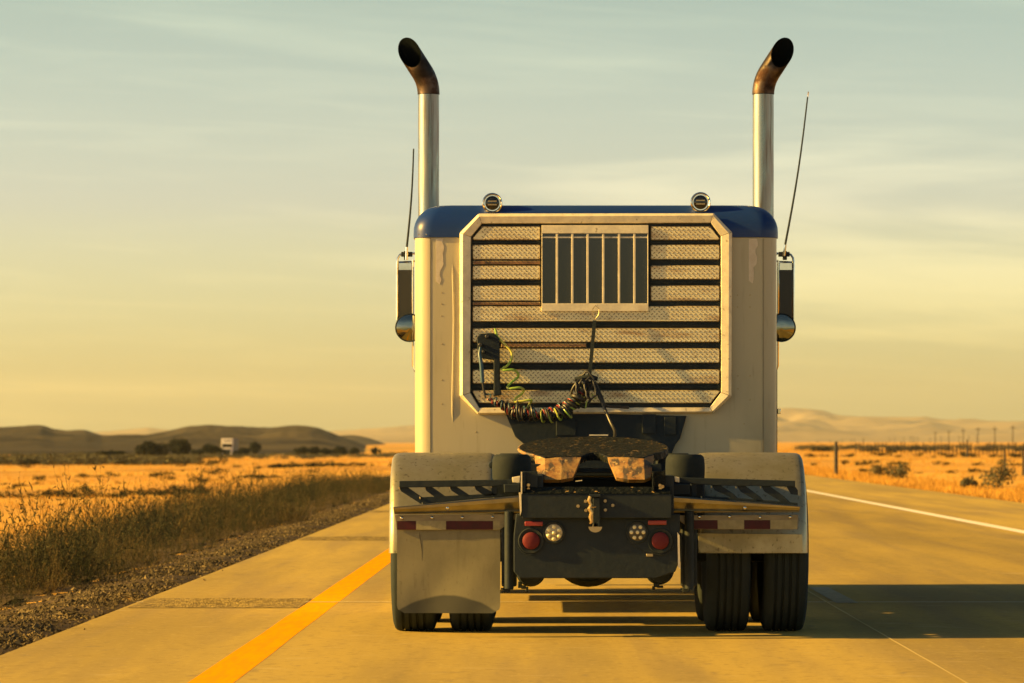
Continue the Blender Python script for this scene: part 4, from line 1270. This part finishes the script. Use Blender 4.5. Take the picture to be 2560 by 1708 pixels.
# --- left mud flap (the right one is gone: only the fender's tail is left)
FZm = HZ + .02
x0_, z1_ = P(*S1(97, 735), FZm); x1_, z0_ = P(*S1(876, 1366), FZm)
flap = MB()
nu, nv = 16, 22
vs = []
for lay in (0, .009):
    for j in range(nv + 1):
        t = j / nv
        zz_ = z1_ + (z0_ - z1_) * t
        up_ = zz_ - z0_
        ins = 0 if up_ > .045 else .045 - math.sqrt(max(.045 ** 2 - (.045 - up_) ** 2, 0))
        for i in range(nu + 1):
            u = i / nu
            xx_ = x0_ + ins + (x1_ - x0_ - 2 * ins) * u
            vs.append((xx_, FZm + .024 + lay - .030 * t ** 2.2 + .012 * math.sin(u * 4.2 + .6) * t + .004 * math.sin(u * 11 + t * 5) * t, zz_))
st_ = nu + 1; o_ = st_ * (nv + 1)
fs = []
for j in range(nv):
    for i in range(nu):
        a_ = j * st_ + i
        fs.append((a_, a_ + st_, a_ + st_ + 1, a_ + 1)); fs.append((o_ + a_ + 1, o_ + a_ + st_ + 1, o_ + a_ + st_, o_ + a_))
    a_ = j * st_; fs.append((a_, o_ + a_, o_ + a_ + st_, a_ + st_)); a_ += nu; fs.append((a_ + st_, o_ + a_ + st_, o_ + a_, a_))
for i in range(nu):
    fs.append((i + 1, o_ + i + 1, o_ + i, i)); a_ = nv * st_ + i; fs.append((a_, o_ + a_, o_ + a_ + 1, a_ + 1))
flap.add(vs, fs)
fo = flap.build('mud_flap', M['mudflap'], None, origin=((x0_ + x1_) / 2, FZm, z0_), smooth=40)
fo.parent = truck
fo.location = Vector(((x0_ + x1_) / 2, FZm, z0_)) - Vector((TX, TY, 0))
# a crease down the flap
cr = [(x0_ + .135, z1_ - .02), (x0_ + .140, z1_ - .07), (x0_ + .148, z1_ - .12), (x0_ + .150, z1_ - .18), (x0_ + .158, z1_ - .24)]
MB().tube([(a, FZm + .0238 - .030 * ((z1_ - b2) / (z1_ - z0_)) ** 2.2 + .012 * math.sin((a - x0_) / (x1_ - x0_) * 4.2 + .6) * ((z1_ - b2) / (z1_ - z0_)), b2) for a, b2 in cr], [.0005, .0016, .0016, .0016, .0005], 5).build('flap_crease', M['post_wood'], truck)
x, z = P(*S1(136, 1330), FZm); MB().lathe([(-.004, 0), (-.003, .006), (0, .007)], (x, FZm + .024, z), n=8).build('bolt', M['bolt_metal'], truck)
# fender tail on the right, dented dull plate
pts = px_poly(S2, [(862, 762), (1646, 770), (1650, 915), (880, 906), (862, 880)], ZR - .62)
MB().prism(pts, ZR - .612, ZR - .605).build('fender_tail', M['fender_metal'], truck, smooth=0, bevel=.002)

# --- day cab, hood, tanks: the rest of the tractor ahead of the sleeper
fr = MB()
fr.prism([(29.32, .95), (29.32, 2.70), (30.3, 2.66), (30.78, 1.95), (30.86, .95)], CX0 + .09, CX1 - .09, 'x')
dc = fr.build('day_cab', M['white_cab'], truck, bevel=.04, smooth=0)
MB().add([(CX0 + .2, 30.335, 2.58), (CX1 - .2, 30.335, 2.58), (CX1 - .2, 30.775, 1.99), (CX0 + .2, 30.775, 1.99)], [(0, 1, 2, 3)]).build('windscreen', M['glass_dark'], dc, smooth=0)
for s in (-1, 1):
    xo = (CX0 + .086) if s < 0 else (CX1 - .086)
    MB().prism([(29.62, 1.92), (29.62, 2.50), (30.30, 2.50), (30.62, 1.92)], xo - .002, xo + .002, 'x').build('side_window', M['glass_dark'], dc, smooth=0)
    m = MB().lathe([(-1.0, .0), (-.98, .28), (-.95, .31), (.95, .31), (.98, .28), (1.0, 0)], (CXM + s * .90, 28.1, .62), axis='y', n=28)
    m.build('fuel_tank', M['chrome'], truck)
    xa, xb = sorted((CXM + s * .60, CXM + s * 1.20))
    MB().box(xa, xb, 29.16, 30.25, .30, .93).build('step_box', M['aluminium'], truck, bevel=.02)
    m = MB()
    xa, xb = sorted((CXM + s * .78, CXM + s * 1.19))
    for k in range(13):
        a0, a1 = R(180 * k / 12 - 0), 0
    m.prism([(31.0 - .66 * math.cos(R(q)), .55 + .60 * math.sin(R(q))) for q in range(0, 181, 12)] + [(31.0 + .58 * math.cos(R(q)), .55 + .53 * math.sin(R(q))) for q in range(0, 181, 12)], xa, xb, 'x')
    m.build('front_fender', M['white_cab'], truck, smooth=30)
    MB().lathe([(.0, .085), (.05, .09), (.08, .06)], (CXM + s * .86, 32.25, .98), n=20).build('headlight', M['chrome'], truck)
hd = MB().prism([(30.88, 1.0), (30.88, 1.86), (31.6, 1.84), (32.16, 1.74), (32.24, 1.62), (32.24, .70), (31.7, .70), (31.7, 1.0)], CXM - .66, CXM + .66, 'x')
hd.build('hood', M['white_cab'], truck, bevel=.06, smooth=0)
MB().box(CXM - .45, CXM + .45, 32.245, 32.28, .80, 1.60).build('grille', M['chrome'], truck, bevel=.02)
MB().box(CXM - 1.20, CXM + 1.20, 32.29, 32.42, .38, .72).build('bumper', M['chrome'], truck, bevel=.03)
MB().tube([(CXM - 1.0, 31.0, .48), (CXM + 1.0, 31.0, .48)], .06, 12).build('front_axle', M['black_steel'], truck)
MB().box(CXM - .30, CXM + .30, 30.2, 31.9, .45, .95).build('engine', M['black_steel'], truck, bevel=.03)
MB().tube([(CXM, 26.2, .62), (CXM, 30.2, .60)], .06, 12).build('drive_shaft', M['black_steel'], truck)

# ================================================================ verge: gravel and weeds
def rand_unit(n):
    v = rng.normal(size=(n, 3)); return v / np.linalg.norm(v, axis=1)[:, None]
def gravel():
    n = 42000
    y = 17 + (rng.random(n) ** 1.7) * 75
    d = np.abs(rng.normal(0, .42, n)) + rng.random(n) * .25
    d = np.clip(d, .015, 1.7)
    x = LEFT_EDGE - d
    x = np.where(rng.random(n) < .0002, LEFT_EDGE + rng.random(n) ** 2 * .25, x)
    z = np.where(x < LEFT_EDGE, height(x, y), 0.0)
    s = (.008 + .011 * rng.random(n) ** 2) * (1 + .5 * (rng.random(n) < .06))
    base = np.array([(1, 0, 0), (-1, 0, 0), (0, 1, 0), (0, -1, 0), (0, 0, 1), (0, 0, -1)], float)
    fc = np.array([(0, 2, 4), (2, 1, 4), (1, 3, 4), (3, 0, 4), (2, 0, 5), (1, 2, 5), (3, 1, 5), (0, 3, 5)])
    a = rng.random(n) * 6.283
    ca, sa = np.cos(a), np.sin(a)
    sc3 = s[:, None] * (.6 + .8 * rng.random((n, 3))) * np.array([1.1, 1.1, .75])
    B = base[None] * sc3[:, None, :] + rng.normal(0, .18, (n, 6, 3)) * s[:, None, None]
    X = B[..., 0] * ca[:, None] - B[..., 1] * sa[:, None]; Y = B[..., 0] * sa[:, None] + B[..., 1] * ca[:, None]
    V = np.stack([X + x[:, None], Y + y[:, None], B[..., 2] + z[:, None] + s[:, None] * .35], -1).reshape(-1, 3)
    F = (fc[None] + 6 * np.arange(n)[:, None, None]).reshape(-1, 3)
    return tag(numpy_mesh('gravel', V, F, M['gravel']), kind='stuff')
gravel()
xs = np.linspace(LEFT_EDGE - 8.5, LEFT_EDGE - 1.2, 40); ys = spaced([(5, 60, 140), (60, 190, 90)])
tag(grid_mesh('verge_soil', xs, ys, lambda X, Y: height(X, Y) + .012 + .02 * noise2(X * 3, Y * 3, 14, 3) - .08 * sst(4.5, 6.5, LEFT_EDGE - X + .5 * np.sin(Y * .3)), M['soil']), kind='structure')
# bed of crushed stone under the loose pebbles
xs = np.linspace(LEFT_EDGE - 1.6, LEFT_EDGE + .0, 22); ys = spaced([(5, 60, 170), (60, 200, 60)])
tag(grid_mesh('gravel_bed', xs, ys, lambda X, Y: height(X, Y) + .006 + .012 * noise2(X * 6, Y * 6, 4, 3), M['gravel_bed']), kind='structure')

def weed_proto(seed, stems, h, spread, leafy=10, leaf=.035, bushy=.6, branches=4):
    """branching stems with small narrow leaves; returns V, F (triangles) about the origin"""
    r = np.random.default_rng(seed)
    V, F = [], []
    def tri(a, b, c):
        i = len(V); V.extend([a, b, c]); F.append((i, i + 1, i + 2))
    def ribbon(pts, w):
        k = len(pts) - 1
        d = pts[-1] - pts[0]
        side = np.cross(d, r.normal(size=3)); side /= np.linalg.norm(side)
        for q in range(k):
            w0 = w * (1 - .75 * q / k); w1 = w * (1 - .75 * (q + 1) / k)
            tri(pts[q] - side * w0, pts[q] + side * w0, pts[q + 1] + side * w1)
            tri(pts[q] - side * w0, pts[q + 1] + side * w1, pts[q + 1] - side * w1)
    def leaves(pts, n, l0):
        k = len(pts) - 1
        for q in range(n):
            t = r.uniform(.1, 1.0) * k; i = min(int(t), k - 1)
            sv = pts[i + 1] - pts[i]
            c = pts[i] + sv * (t - i)
            ld = sv / (np.linalg.norm(sv) + 1e-9) * .8 + r.normal(0, .5, 3); ld /= np.linalg.norm(ld)
            ll = l0 * r.uniform(.5, 1.5)
            sd = np.cross(ld, r.normal(size=3)); sd /= np.linalg.norm(sd)
            wv = sd * ll * r.uniform(.10, .20)
            tri(c - wv, c + wv, c + ld * ll)
    for s in range(stems):
        az = r.uniform(0, 6.283); lean = abs(r.normal(0, bushy))
        hh = h * r.uniform(.45, 1.05) * (1 - .3 * min(lean, 1))
        b0 = np.array([math.cos(az), math.sin(az), 0]) * spread * r.random() ** .5 * .35
        d = np.array([math.cos(az) * lean, math.sin(az) * lean, 1.0]); d /= np.linalg.norm(d)
        k = 4; seg = hh / k
        p = b0.copy(); pts = [p.copy()]
        for q in range(k):
            d = d + r.normal(0, .13, 3) + np.array([0, 0, .06]); d /= np.linalg.norm(d)
            p = p + d * seg; pts.append(p.copy())
        ribbon(pts, .0035)
        leaves(pts, leafy // 3, leaf)
        for q in range(branches):
            t = r.uniform(.15, .9) * k; i = min(int(t), k - 1)
            c = pts[i] + (pts[i + 1] - pts[i]) * (t - i)
            bd = d + r.normal(0, .55, 3); bd[2] = abs(bd[2]) + .25; bd /= np.linalg.norm(bd)
            L2 = hh * r.uniform(.14, .38)
            bp = [c, c + bd * L2 * .5, c + (bd + np.array([0, 0, .3])) / 1.15 * L2]
            ribbon(bp, .0022)
            leaves(bp, leafy // 3, leaf * .85)
    return np.array(V), np.array(F)

def scatter(name, protos, xs, ys, hs, mats_, kind='stuff', zs=None):
    VV, FF, MI = [], [], []
    off = 0
    zs = height(xs, ys) if zs is None else zs
    for x, y, z, h in zip(xs, ys, zs, hs):
        k = rng.integers(len(protos)); V, F = protos[k]
        a = rng.uniform(0, 6.283); c, s = math.cos(a), math.sin(a)
        W = V * h
        VV.append(np.stack([W[:, 0] * c - W[:, 1] * s + x, W[:, 0] * s + W[:, 1] * c + y, W[:, 2] + z - .02], -1))
        FF.append(F + off); off += len(V)
        MI.append(np.full(len(F), (1 if rng.random() < .38 else 0) if len(mats_) > 1 else 0))
    o = numpy_mesh(name, np.concatenate(VV), np.concatenate(FF), mats_)
    o.data.polygons.foreach_set('material_index', np.concatenate(MI).astype(np.int32))
    return tag(o, kind=kind)

WP = [weed_proto(s, 11, 1.0, .9, 21, .042, .7, 5) for s in range(5)]
WPd = [weed_proto(20 + s, 10, 1.0, .8, 18, .040, .6, 4) for s in range(4)]
# near verge: dense tangle from the gravel's edge outwards, further off thinner
n = 1750
y = 20.5 + rng.random(n) ** 1.45 * 105
d = .70 + .45 * rng.random(n) ** .6 + rng.random(n) ** 1.5 * (1.6 + np.clip(y, 0, 60) * .022)
x = LEFT_EDGE - d + .14 * np.sin(y * .55) + .12 * np.sin(y * 1.3)
patch = noise2(y * .36, x * .9, 31, 3)
h = (.40 + .36 * rng.random(n)) * np.clip(.28 + (d - .6) * .62, .22, 1.0) * np.clip(1.0 + .62 * patch, .42, 1.55)
h = h * np.clip(1.16 - y / 260, .72, 1.1)
keep = rng.random(n) < np.clip(.75 + .5 * patch, .25, 1)
x, y, h = x[keep], y[keep], h[keep]
scatter('weeds', WP + WPd, x, y, h, [M['weed'], M['weed_dry']])
# darker bushes standing further down the bank
n = 150
y = np.concatenate([rng.normal(50, 2.2, 34), rng.uniform(62, 125, n)])
x = np.concatenate([rng.normal(-5.2, .35, 34), -5.4 - rng.random(n) * 2.2])
h = .55 + .30 * rng.random(len(x))
scatter('bushes', WP, x, y, h, [M['bush']])
# single tall plants that stand out of the tangle
for k, (px, xx, hh) in enumerate(((40, -4.5, .80), (165, -4.6, 1.02), (330, -4.5, .78), (430, -4.6, .80), (610, -4.9, .86), (660, -4.9, .84), (760, -5.1, .86), (100, -4.9, .86), (205, -4.5, .92), (270, -5.0, .80), (520, -5.2, .86))):
    yy = xx * FPX / (px - HX)
    V, F = weed_proto(70 + k, 9, hh * 1.15, .45, 24, .042, .26, 6)
    zz = float(height(xx, yy))
    o = numpy_mesh('tall_weed', V, F, M['weed_dry'] if k % 2 else M['weed'], loc=(xx, yy, zz - .02))
    tag(o, ['dark feathery weed at the far left of the verge', 'tall dry weed next to the dark feathery one at far left', 'dark weed rising against the golden field', 'dry weed just right of the dark one against the field',
            'dark weed standing above the bend of the gravel', 'dry weed just behind the dark one at the gravel bend', 'dark weed furthest along the verge toward the truck', 'short dark plume between the two tall weeds at far left', 'slim dark plume right beside the tallest dry weed', 'loose dark weed between the tall dry weed and the field weeds', 'dark bushy weed midway along the verge'][k], 'weed', 'tall weeds along the left verge')

# ================================================================ fields
def straw_proto(seed, blades=9):
    r = np.random.default_rng(seed); V, F = [], []
    for b in range(blades):
        a = r.uniform(0, 6.283); rr_ = r.random() * .25
        c = np.array([math.cos(a) * rr_, math.sin(a) * rr_, 0]); t = np.array([math.cos(a) * r.uniform(.1, .5), math.sin(a) * r.uniform(.1, .5), r.uniform(.6, 1.1)])
        sd = np.array([-math.sin(a + r.normal()), math.cos(a), 0]) * r.uniform(.03, .07)
        i = len(V); V += [c - sd, c + sd, c + t]; F.append((i, i + 1, i + 2))
    return np.array(V), np.array(F)
SP = [straw_proto(s) for s in range(5)]
n = 14000
y = 75 + rng.random(n) ** 1.5 * 600
u = rng.random(n)
x = np.where(u < .60, -9 - rng.random(n) * (4 + y * .16), RIGHT_EDGE + .4 + rng.random(n) ** 1.2 * (5 + y * .11))
h = (.07 + .08 * rng.random(n)) * (1 + y / 400)
scatter('dry_grass', SP, x, y, h, [M['straw']])
# short dry grass right by the right-hand shoulder and at the left foot of the bank
n = 3500
y = 45 + rng.random(n) ** 1.3 * 160
x = RIGHT_EDGE + .1 + rng.random(n) ** 1.5 * 3.5
scatter('dry_grass', SP, x, y, .10 + .14 * rng.random(n), [M['straw']])

def leaf_ball(seed, n, shape, leaf, lumps=7):
    """leaf-sized faces spread through a lumpy volume; shape = (rx, ry, rz), standing on z = 0"""
    r = np.random.default_rng(seed)
    cs = r.normal(0, .38, (lumps, 3)); cs[:, 2] = np.abs(cs[:, 2]) * .8
    rs = r.uniform(.35, .62, lumps)
    k = r.integers(lumps, size=n)
    v = r.normal(size=(n, 3)); v /= np.linalg.norm(v, axis=1)[:, None]
    p = cs[k] + v * (rs[k] * r.random(n) ** .33)[:, None]
    p[:, 2] = np.clip(p[:, 2] + .45, .02, None) / 1.45
    p = p * np.array(shape) * np.array([1, 1, 1.3])
    a = r.normal(size=(n, 3)); a /= np.linalg.norm(a, axis=1)[:, None]
    b = np.cross(a, r.normal(size=(n, 3))); b /= np.linalg.norm(b, axis=1)[:, None]
    s = leaf * r.uniform(.6, 1.5, n)[:, None]
    V = np.stack([p - a * s, p + b * s * .6, p + a * s, p - b * s * .6], 1).reshape(-1, 3)
    F = np.arange(4 * n).reshape(-1, 4)
    return V, F

# shrubs by the right shoulder
for (px, py, w_, h_, Z, lab) in ((2203, 1197, .30, .50, 137, 'round dark sagebrush near the roadside post'), (2253, 1206, .36, .55, 127, 'wider grey green sagebrush just right of the round dark one'),
                                 (2427, 1231, .20, .32, 103, 'small low sagebrush beside the right shoulder'), (2492, 1234, .42, .62, 100, 'biggest sagebrush beside the right shoulder, yellow green on its sunny side')):
    xx = (px - HX) * Z / FPX
    V, F = leaf_ball(int(px), 900, (w_ * 1.5, w_ * 1.4, h_), .030)
    o = numpy_mesh('sagebrush', V, F, M['sage'], loc=(xx, Z, float(height(xx, Z)) - .03))
    tag(o, lab, 'shrub', 'sagebrush along the right shoulder')
# dark shrubs dotted over both fields
SH = [leaf_ball(200 + k, 160, (1, 1, .7), .10) for k in range(4)]
shm = []
for V, F in SH:
    o = numpy_mesh('field_shrub', V, F, M['tree_leaf']); shm.append(o.data); bpy.data.objects.remove(o)
spots = []
rr = random.Random(5)
for Z, npx, x0p, x1p, s in ((140, 60, -40, 520, .26), (292, 40, 640, 1000, .40), (205, 20, 420, 700, .25), (420, 30, -40, 560, .8), (182, 12, 0, 320, .22), (240, 16, 100, 560, .22)):
    for k in range(npx):
        spots.append((rr.uniform(x0p, x1p), Z * rr.uniform(.985, 1.015), s * rr.uniform(.5, 1.3), 0))
for k in range(36):
    spots.append((rr.uniform(-20, 960), rr.uniform(120, 420), rr.uniform(.15, .5), 0))
for Z, npx, s in ((330, 26, .45), (215, 14, .3), (160, 8, .22), (520, 34, .7)):
    for k in range(npx):
        spots.append((rr.uniform(2020, 2600), Z * rr.uniform(.97, 1.04), s * rr.uniform(.5, 1.3), 1))
for px, Z, s, right in spots:
    xx = (px - HX) * Z / FPX
    o = bpy.data.objects.new('field_shrub', rr.choice(shm)); col.objects.link(o)
    o.location = (xx, Z, float(height(xx, Z)) - .03); o.rotation_euler = (0, 0, rr.uniform(0, 6.28)); o.scale = (s * rr.uniform(1.0, 2.0), s, s * rr.uniform(.7, 1.1))
    tag(o, ('taller dark shrub in the far belt on the right, below the poles' if Z > 480 else 'dark shrub in the middle line across the right field' if 318 < Z < 345 else 'small dark shrub in the right field between the road and the fence') if right else ('low dark shrub in the dark line across the left field nearest the verge' if 136 < Z < 144 else 'dark shrub in the line across the left field near the semi tractor' if 286 < Z < 298 else 'taller dark shrub in the far belt on the left, below the hills' if Z > 405 else 'small dark shrub standing loose in the golden field on the left'), 'shrub', 'shrubs dotted over the right field' if right else 'shrubs dotted over the left field')
# belt of scrub before the far carriageway: one mass
def belt(name, n, x0p, x1p, Z0, Z1, s0, s1, mat):
    VV, FF, off = [], [], 0
    for k in range(n):
        Z = rng.uniform(Z0, Z1); px = rng.uniform(x0p, x1p); xx = (px - HX) * Z / FPX
        V, F = SH[k % 4]; s = rng.uniform(s0, s1)
        VV.append(V * np.array([s * 1.9, s * 1.5, s]) + np.array([xx, Z, float(height(xx, Z)) - .05])); FF.append(F + off); off += len(V)
    return tag(numpy_mesh(name, np.concatenate(VV), np.concatenate(FF), mat), kind='stuff')
belt('scrub', 240, -80, 480, 400, 620, .5, 1.0, M['sage'])
belt('scrub', 300, -80, 1010, 640, 1020, .4, .9, M['sage'])
belt('scrub', 220, 1990, 2620, 560, 1100, .35, .8, M['sage'])

# trees by the far carriageway
def tree(px, Z, w_, h_, seed, label, low=False):
    xx = (px - HX) * Z / FPX; zz = float(height(xx, Z))
    t = thing('tree', (xx, Z, zz), label, 'tree', 'trees along the far carriageway')
    th = h_ * (.10 if low else .22)
    m = MB().tube([(0, 0, -.1), (.04, 0, th), (.02, .03, h_ * .6)], [h_ * .045, h_ * .035, h_ * .012], 8)
    r_ = random.Random(seed)
    for k in range(4):
        a = r_.uniform(0, 6.28); m.tube([(.03, 0, th * (1 + .3 * k)), (math.cos(a) * w_ * .18, math.sin(a) * w_ * .18, h_ * .45), (math.cos(a) * w_ * .3, math.sin(a) * w_ * .3, h_ * .62)], [h_ * .02, h_ * .014, h_ * .006], 6)
    tr = m.build('trunk', M['bark'], None); tr.parent = t
    V, F = leaf_ball(seed, 2600, (w_ * .60, w_ * .55, h_ * .62), max(w_, h_) * .045, 9)
    V[:, 2] = V[:, 2] / V[:, 2].max() * (h_ - th * .5) + th * .5
    numpy_mesh('crown', V, F, M['tree_leaf'], parent=t)
K = 800 / FPX
for k, (px, wpx, top, base, Z, lab) in enumerate((
        (375, 68, 1103, 1141, 800, 'broad round dark tree in the gap between the low bush and the white truck'), (452, 60, 1094, 1140, 800, 'tallest dark tree left of the distant white truck'),
        (262, 76, 1126, 1143, 760, 'long low dark bush furthest left of the tree line'), (530, 46, 1110, 1140, 860, 'tree pressed against the left side of the distant truck'),
        (602, 40, 1122, 1141, 900, 'small bush right behind the distant white truck'), (637, 26, 1106, 1140, 940, 'narrow tree right of the distant white truck'),
        (496, 26, 1122, 1141, 840, 'little tree tucked beside the tallest tree'), (750, 34, 1115, 1139, 880, 'first small round tree in the row under the hill'),
        (784, 28, 1114, 1138, 890, 'second small round tree in the row under the hill'), (815, 32, 1120, 1138, 900, 'third and flatter tree in the row under the hill'),
        (852, 38, 1115, 1137, 910, 'fourth and widest tree in the row under the hill'), (884, 26, 1116, 1136, 920, 'fifth tree near the end of the row under the hill'),
        (938, 16, 1115, 1135, 940, 'last lone tree of the row, nearest the semi tractor'))):
    h_ = (base - top) * Z / FPX
    tree(px, Z, wpx * Z / FPX, h_ + .25, 300 + k, lab, low=(base - top) < 20)

# distant oncoming truck
DZ = 870.0
dx = (567 - HX) * DZ / FPX
dz = float(height(-70, DZ)) + .03
tk = thing('oncoming_truck', (dx, DZ, dz), 'distant white semi truck with trailer coming the other way', 'truck')
def DB(name, mat, *boxes, parent=tk, bevel=.05):
    m = MB()
    for b in boxes: m.box(*b)
    o = m.build(name, mat, None, bevel=bevel, smooth=0); o.parent = parent
    return o
tk_o = tk.pop('_o', None)
DB('cab', M['paint_far_white'], (-1.2, 1.2, 0, 2.2, .9, 2.7))
DB('roof_fairing', M['paint_far_white'], (-1.2, 1.2, .3, 2.4, 2.72, 3.85))
DB('windscreen', M['glass_dark'], (-1.05, 1.15, -.04, -.005, 1.90, 2.66))
DB('sun_visor', M['glass_dark'], (-.75, 1.1, .27, .296, 3.2, 3.42))
DB('hood', M['paint_far_white'], (-1.0, 1.0, -1.4, -.05, .95, 1.85))
DB('grille', M['black_steel'], (-.60, .90, -1.44, -1.405, .45, 1.5))
DB('bumper', M['paint_far_white'], (-1.2, -.56, -1.5, -1.3, .35, .94), (.95, 1.2, -1.5, -1.3, .35, .94))
for s in (-1, 1):
    DB('headlight', M['chrome'], (s * 1.02 - .13, s * 1.02 + .13, -1.52, -1.505, .75, .92), bevel=.01)
    for y in (-.9, 1.6, 12.5, 14.0):
        o = MB().lathe([(-.14, .3), (-.14, .48), (-.1, .52), (.1, .52), (.14, .48), (.14, .3)], (s * 1.0, y, .52), axis='x', n=18).build('wheel', M['tyre_rubber'], None); o.parent = tk
DB('trailer', M['trailer_far'], (-1.28, 1.28, 2.8, 16, 1.15, 3.95))

# ================================================================ right side: post, fence, power line
xx = (2090 - HX) * 142 / FPX
zz = float(height(xx, 142))
m = MB().lathe([(0, .070), (1.14, .066), (1.17, .05), (1.22, .062), (1.25, .04), (1.26, 0)], (0, 0, 0), axis='z', n=14)
o = m.build('roadside_post', M['post_wood'], None)
o.location = (xx, 142, zz - .03)
tag(o, 'thick dark wooden post standing alone beside the right shoulder', 'post')
fence = thing('wire_fence', (30, 430, float(height(30, 430))), 'low wire fence of thin posts crossing the right field', 'fence')
me0 = None
prev = None
wv = MB()
for k in range(46):
    px = 2140 + k * 9.3 + rr.uniform(-1.5, 1.5)
    Z = 470 - k * 2.2
    xx = (px - HX) * Z / FPX; zz = float(height(xx, Z))
    hh = 1.0 * rr.uniform(.85, 1.2)
    if me0 is None:
        o = MB().prism([(-.055, -.05), (.055, -.05), (.045, .05), (-.05, .05)], 0, 1.1, 'z').build('fence_post', M['post_wood'], None, smooth=0); me0 = o.data
    else:
        o = bpy.data.objects.new('fence_post', me0); col.objects.link(o)
    o.parent = fence
    o.location = Vector((xx, Z, zz - .05)) - fence.location
    o.scale = (1, 1, hh)
    if prev is not None:
        for hz_ in (.45, .8):
            wv.tube([(prev[0], prev[1], prev[2] + hz_), (xx, Z, zz + hz_)], .012, 4)
    prev = (xx, Z, zz)
wv.build('fence_wire', M['wire'], fence)
# a few posts of a nearer fence at the frame's right edge
for (px, Z, h_, lab) in ((2418, 330, 1.5, 'dark stump of a post amid the right field'), (2512, 150, 1.0, 'thin leaning fence post over the big sagebrush'), (2558, 150, 1.1, 'fence post at the right edge of the picture')):
    xx = (px - HX) * Z / FPX
    o = MB().tube([(0, 0, -.1), (.01, 0, h_ * .5), (-.01, 0, h_)], [.05 * (2.2 if Z > 300 else 1), .05 * (2.0 if Z > 300 else 1), .04], 8).build('field_post', M['post_wood'], None)
    o.location = (xx, Z, float(height(xx, Z)))
    tag(o, lab, 'post', 'single posts in the right field')
# power line poles
def pole_mesh(h_):
    m = MB().tube([(0, 0, -.3), (0, 0, h_)], [.24, .16], 8)
    p = m.build('utility_pole', M['post_wood'], None)
    a = MB().box(-1.2, 1.2, -.10, .10, h_ - 1.15, h_ - .9).build('crossarm', M['post_wood'], p)
    mm = MB()
    for q in (-1.05, -.5, .5, 1.05): mm.lathe([(0, .06), (.22, .07), (.26, 0)], (q, 0, h_ - .9), axis='z', n=6)
    mm.build('insulator', M['grey_far'], p)
    return p
pA = None
poles = [(2338, 1078, 2300), (2372, 1076, 2140), (2408, 1071, 1990), (2445, 1068, 1850), (2487, 1066, 1720), (2532, 1063, 1600), (2582, 1060, 1480)]
near_l = ['utility pole furthest left in the front row on the right horizon', 'second utility pole from the left in the front row', 'third utility pole from the left in the front row', 'fourth utility pole from the left in the front row',
          'fifth utility pole from the left in the front row', 'tall utility pole at the right end of the front row', 'utility pole just past the right edge']
far_p = [(2276, 1092), (2298, 1094), (2318, 1093), (2362, 1094), (2388, 1092), (2416, 1090), (2477, 1089), (2517, 1088), (2552, 1086), (2250, 1096), (2225, 1098), (2200, 1099), (2150, 1101), (2264, 1095), (2238, 1097), (2212, 1098), (2180, 1100), (2165, 1101), (2340, 1093), (2432, 1090), (2460, 1091), (2500, 1090), (2540, 1087)]
for k, (px, top, Z) in enumerate(poles):
    xx = (px - HX) * Z / FPX; zz = float(height(xx, Z))
    h_ = EYE - (top - HY) * Z / FPX - zz
    if pA is None:
        pA = pole_mesh(h_); h0 = h_; o = pA; o.location = (xx, Z, zz)
    else:
        o = copy_tree(pA, (xx, Z, zz), 0, (1, 1, h_ / h0))
    tag(o, near_l[k], 'utility pole', 'front row of utility poles')
for k, (px, top) in enumerate(far_p):
    Z = 3100; xx = (px - HX) * Z / FPX; zz = float(height(xx, Z))
    h_ = EYE - (top - HY) * Z / FPX - zz
    o = copy_tree(pA, (xx, Z + 40 * k, zz), .4, (1, 1, h_ / h0))
    tag(o, 'faint short utility pole in the farther row on the right horizon', 'utility pole', 'farther row of utility poles')

for o in bpy.data.objects:
    if '_o' in o: del o['_o']
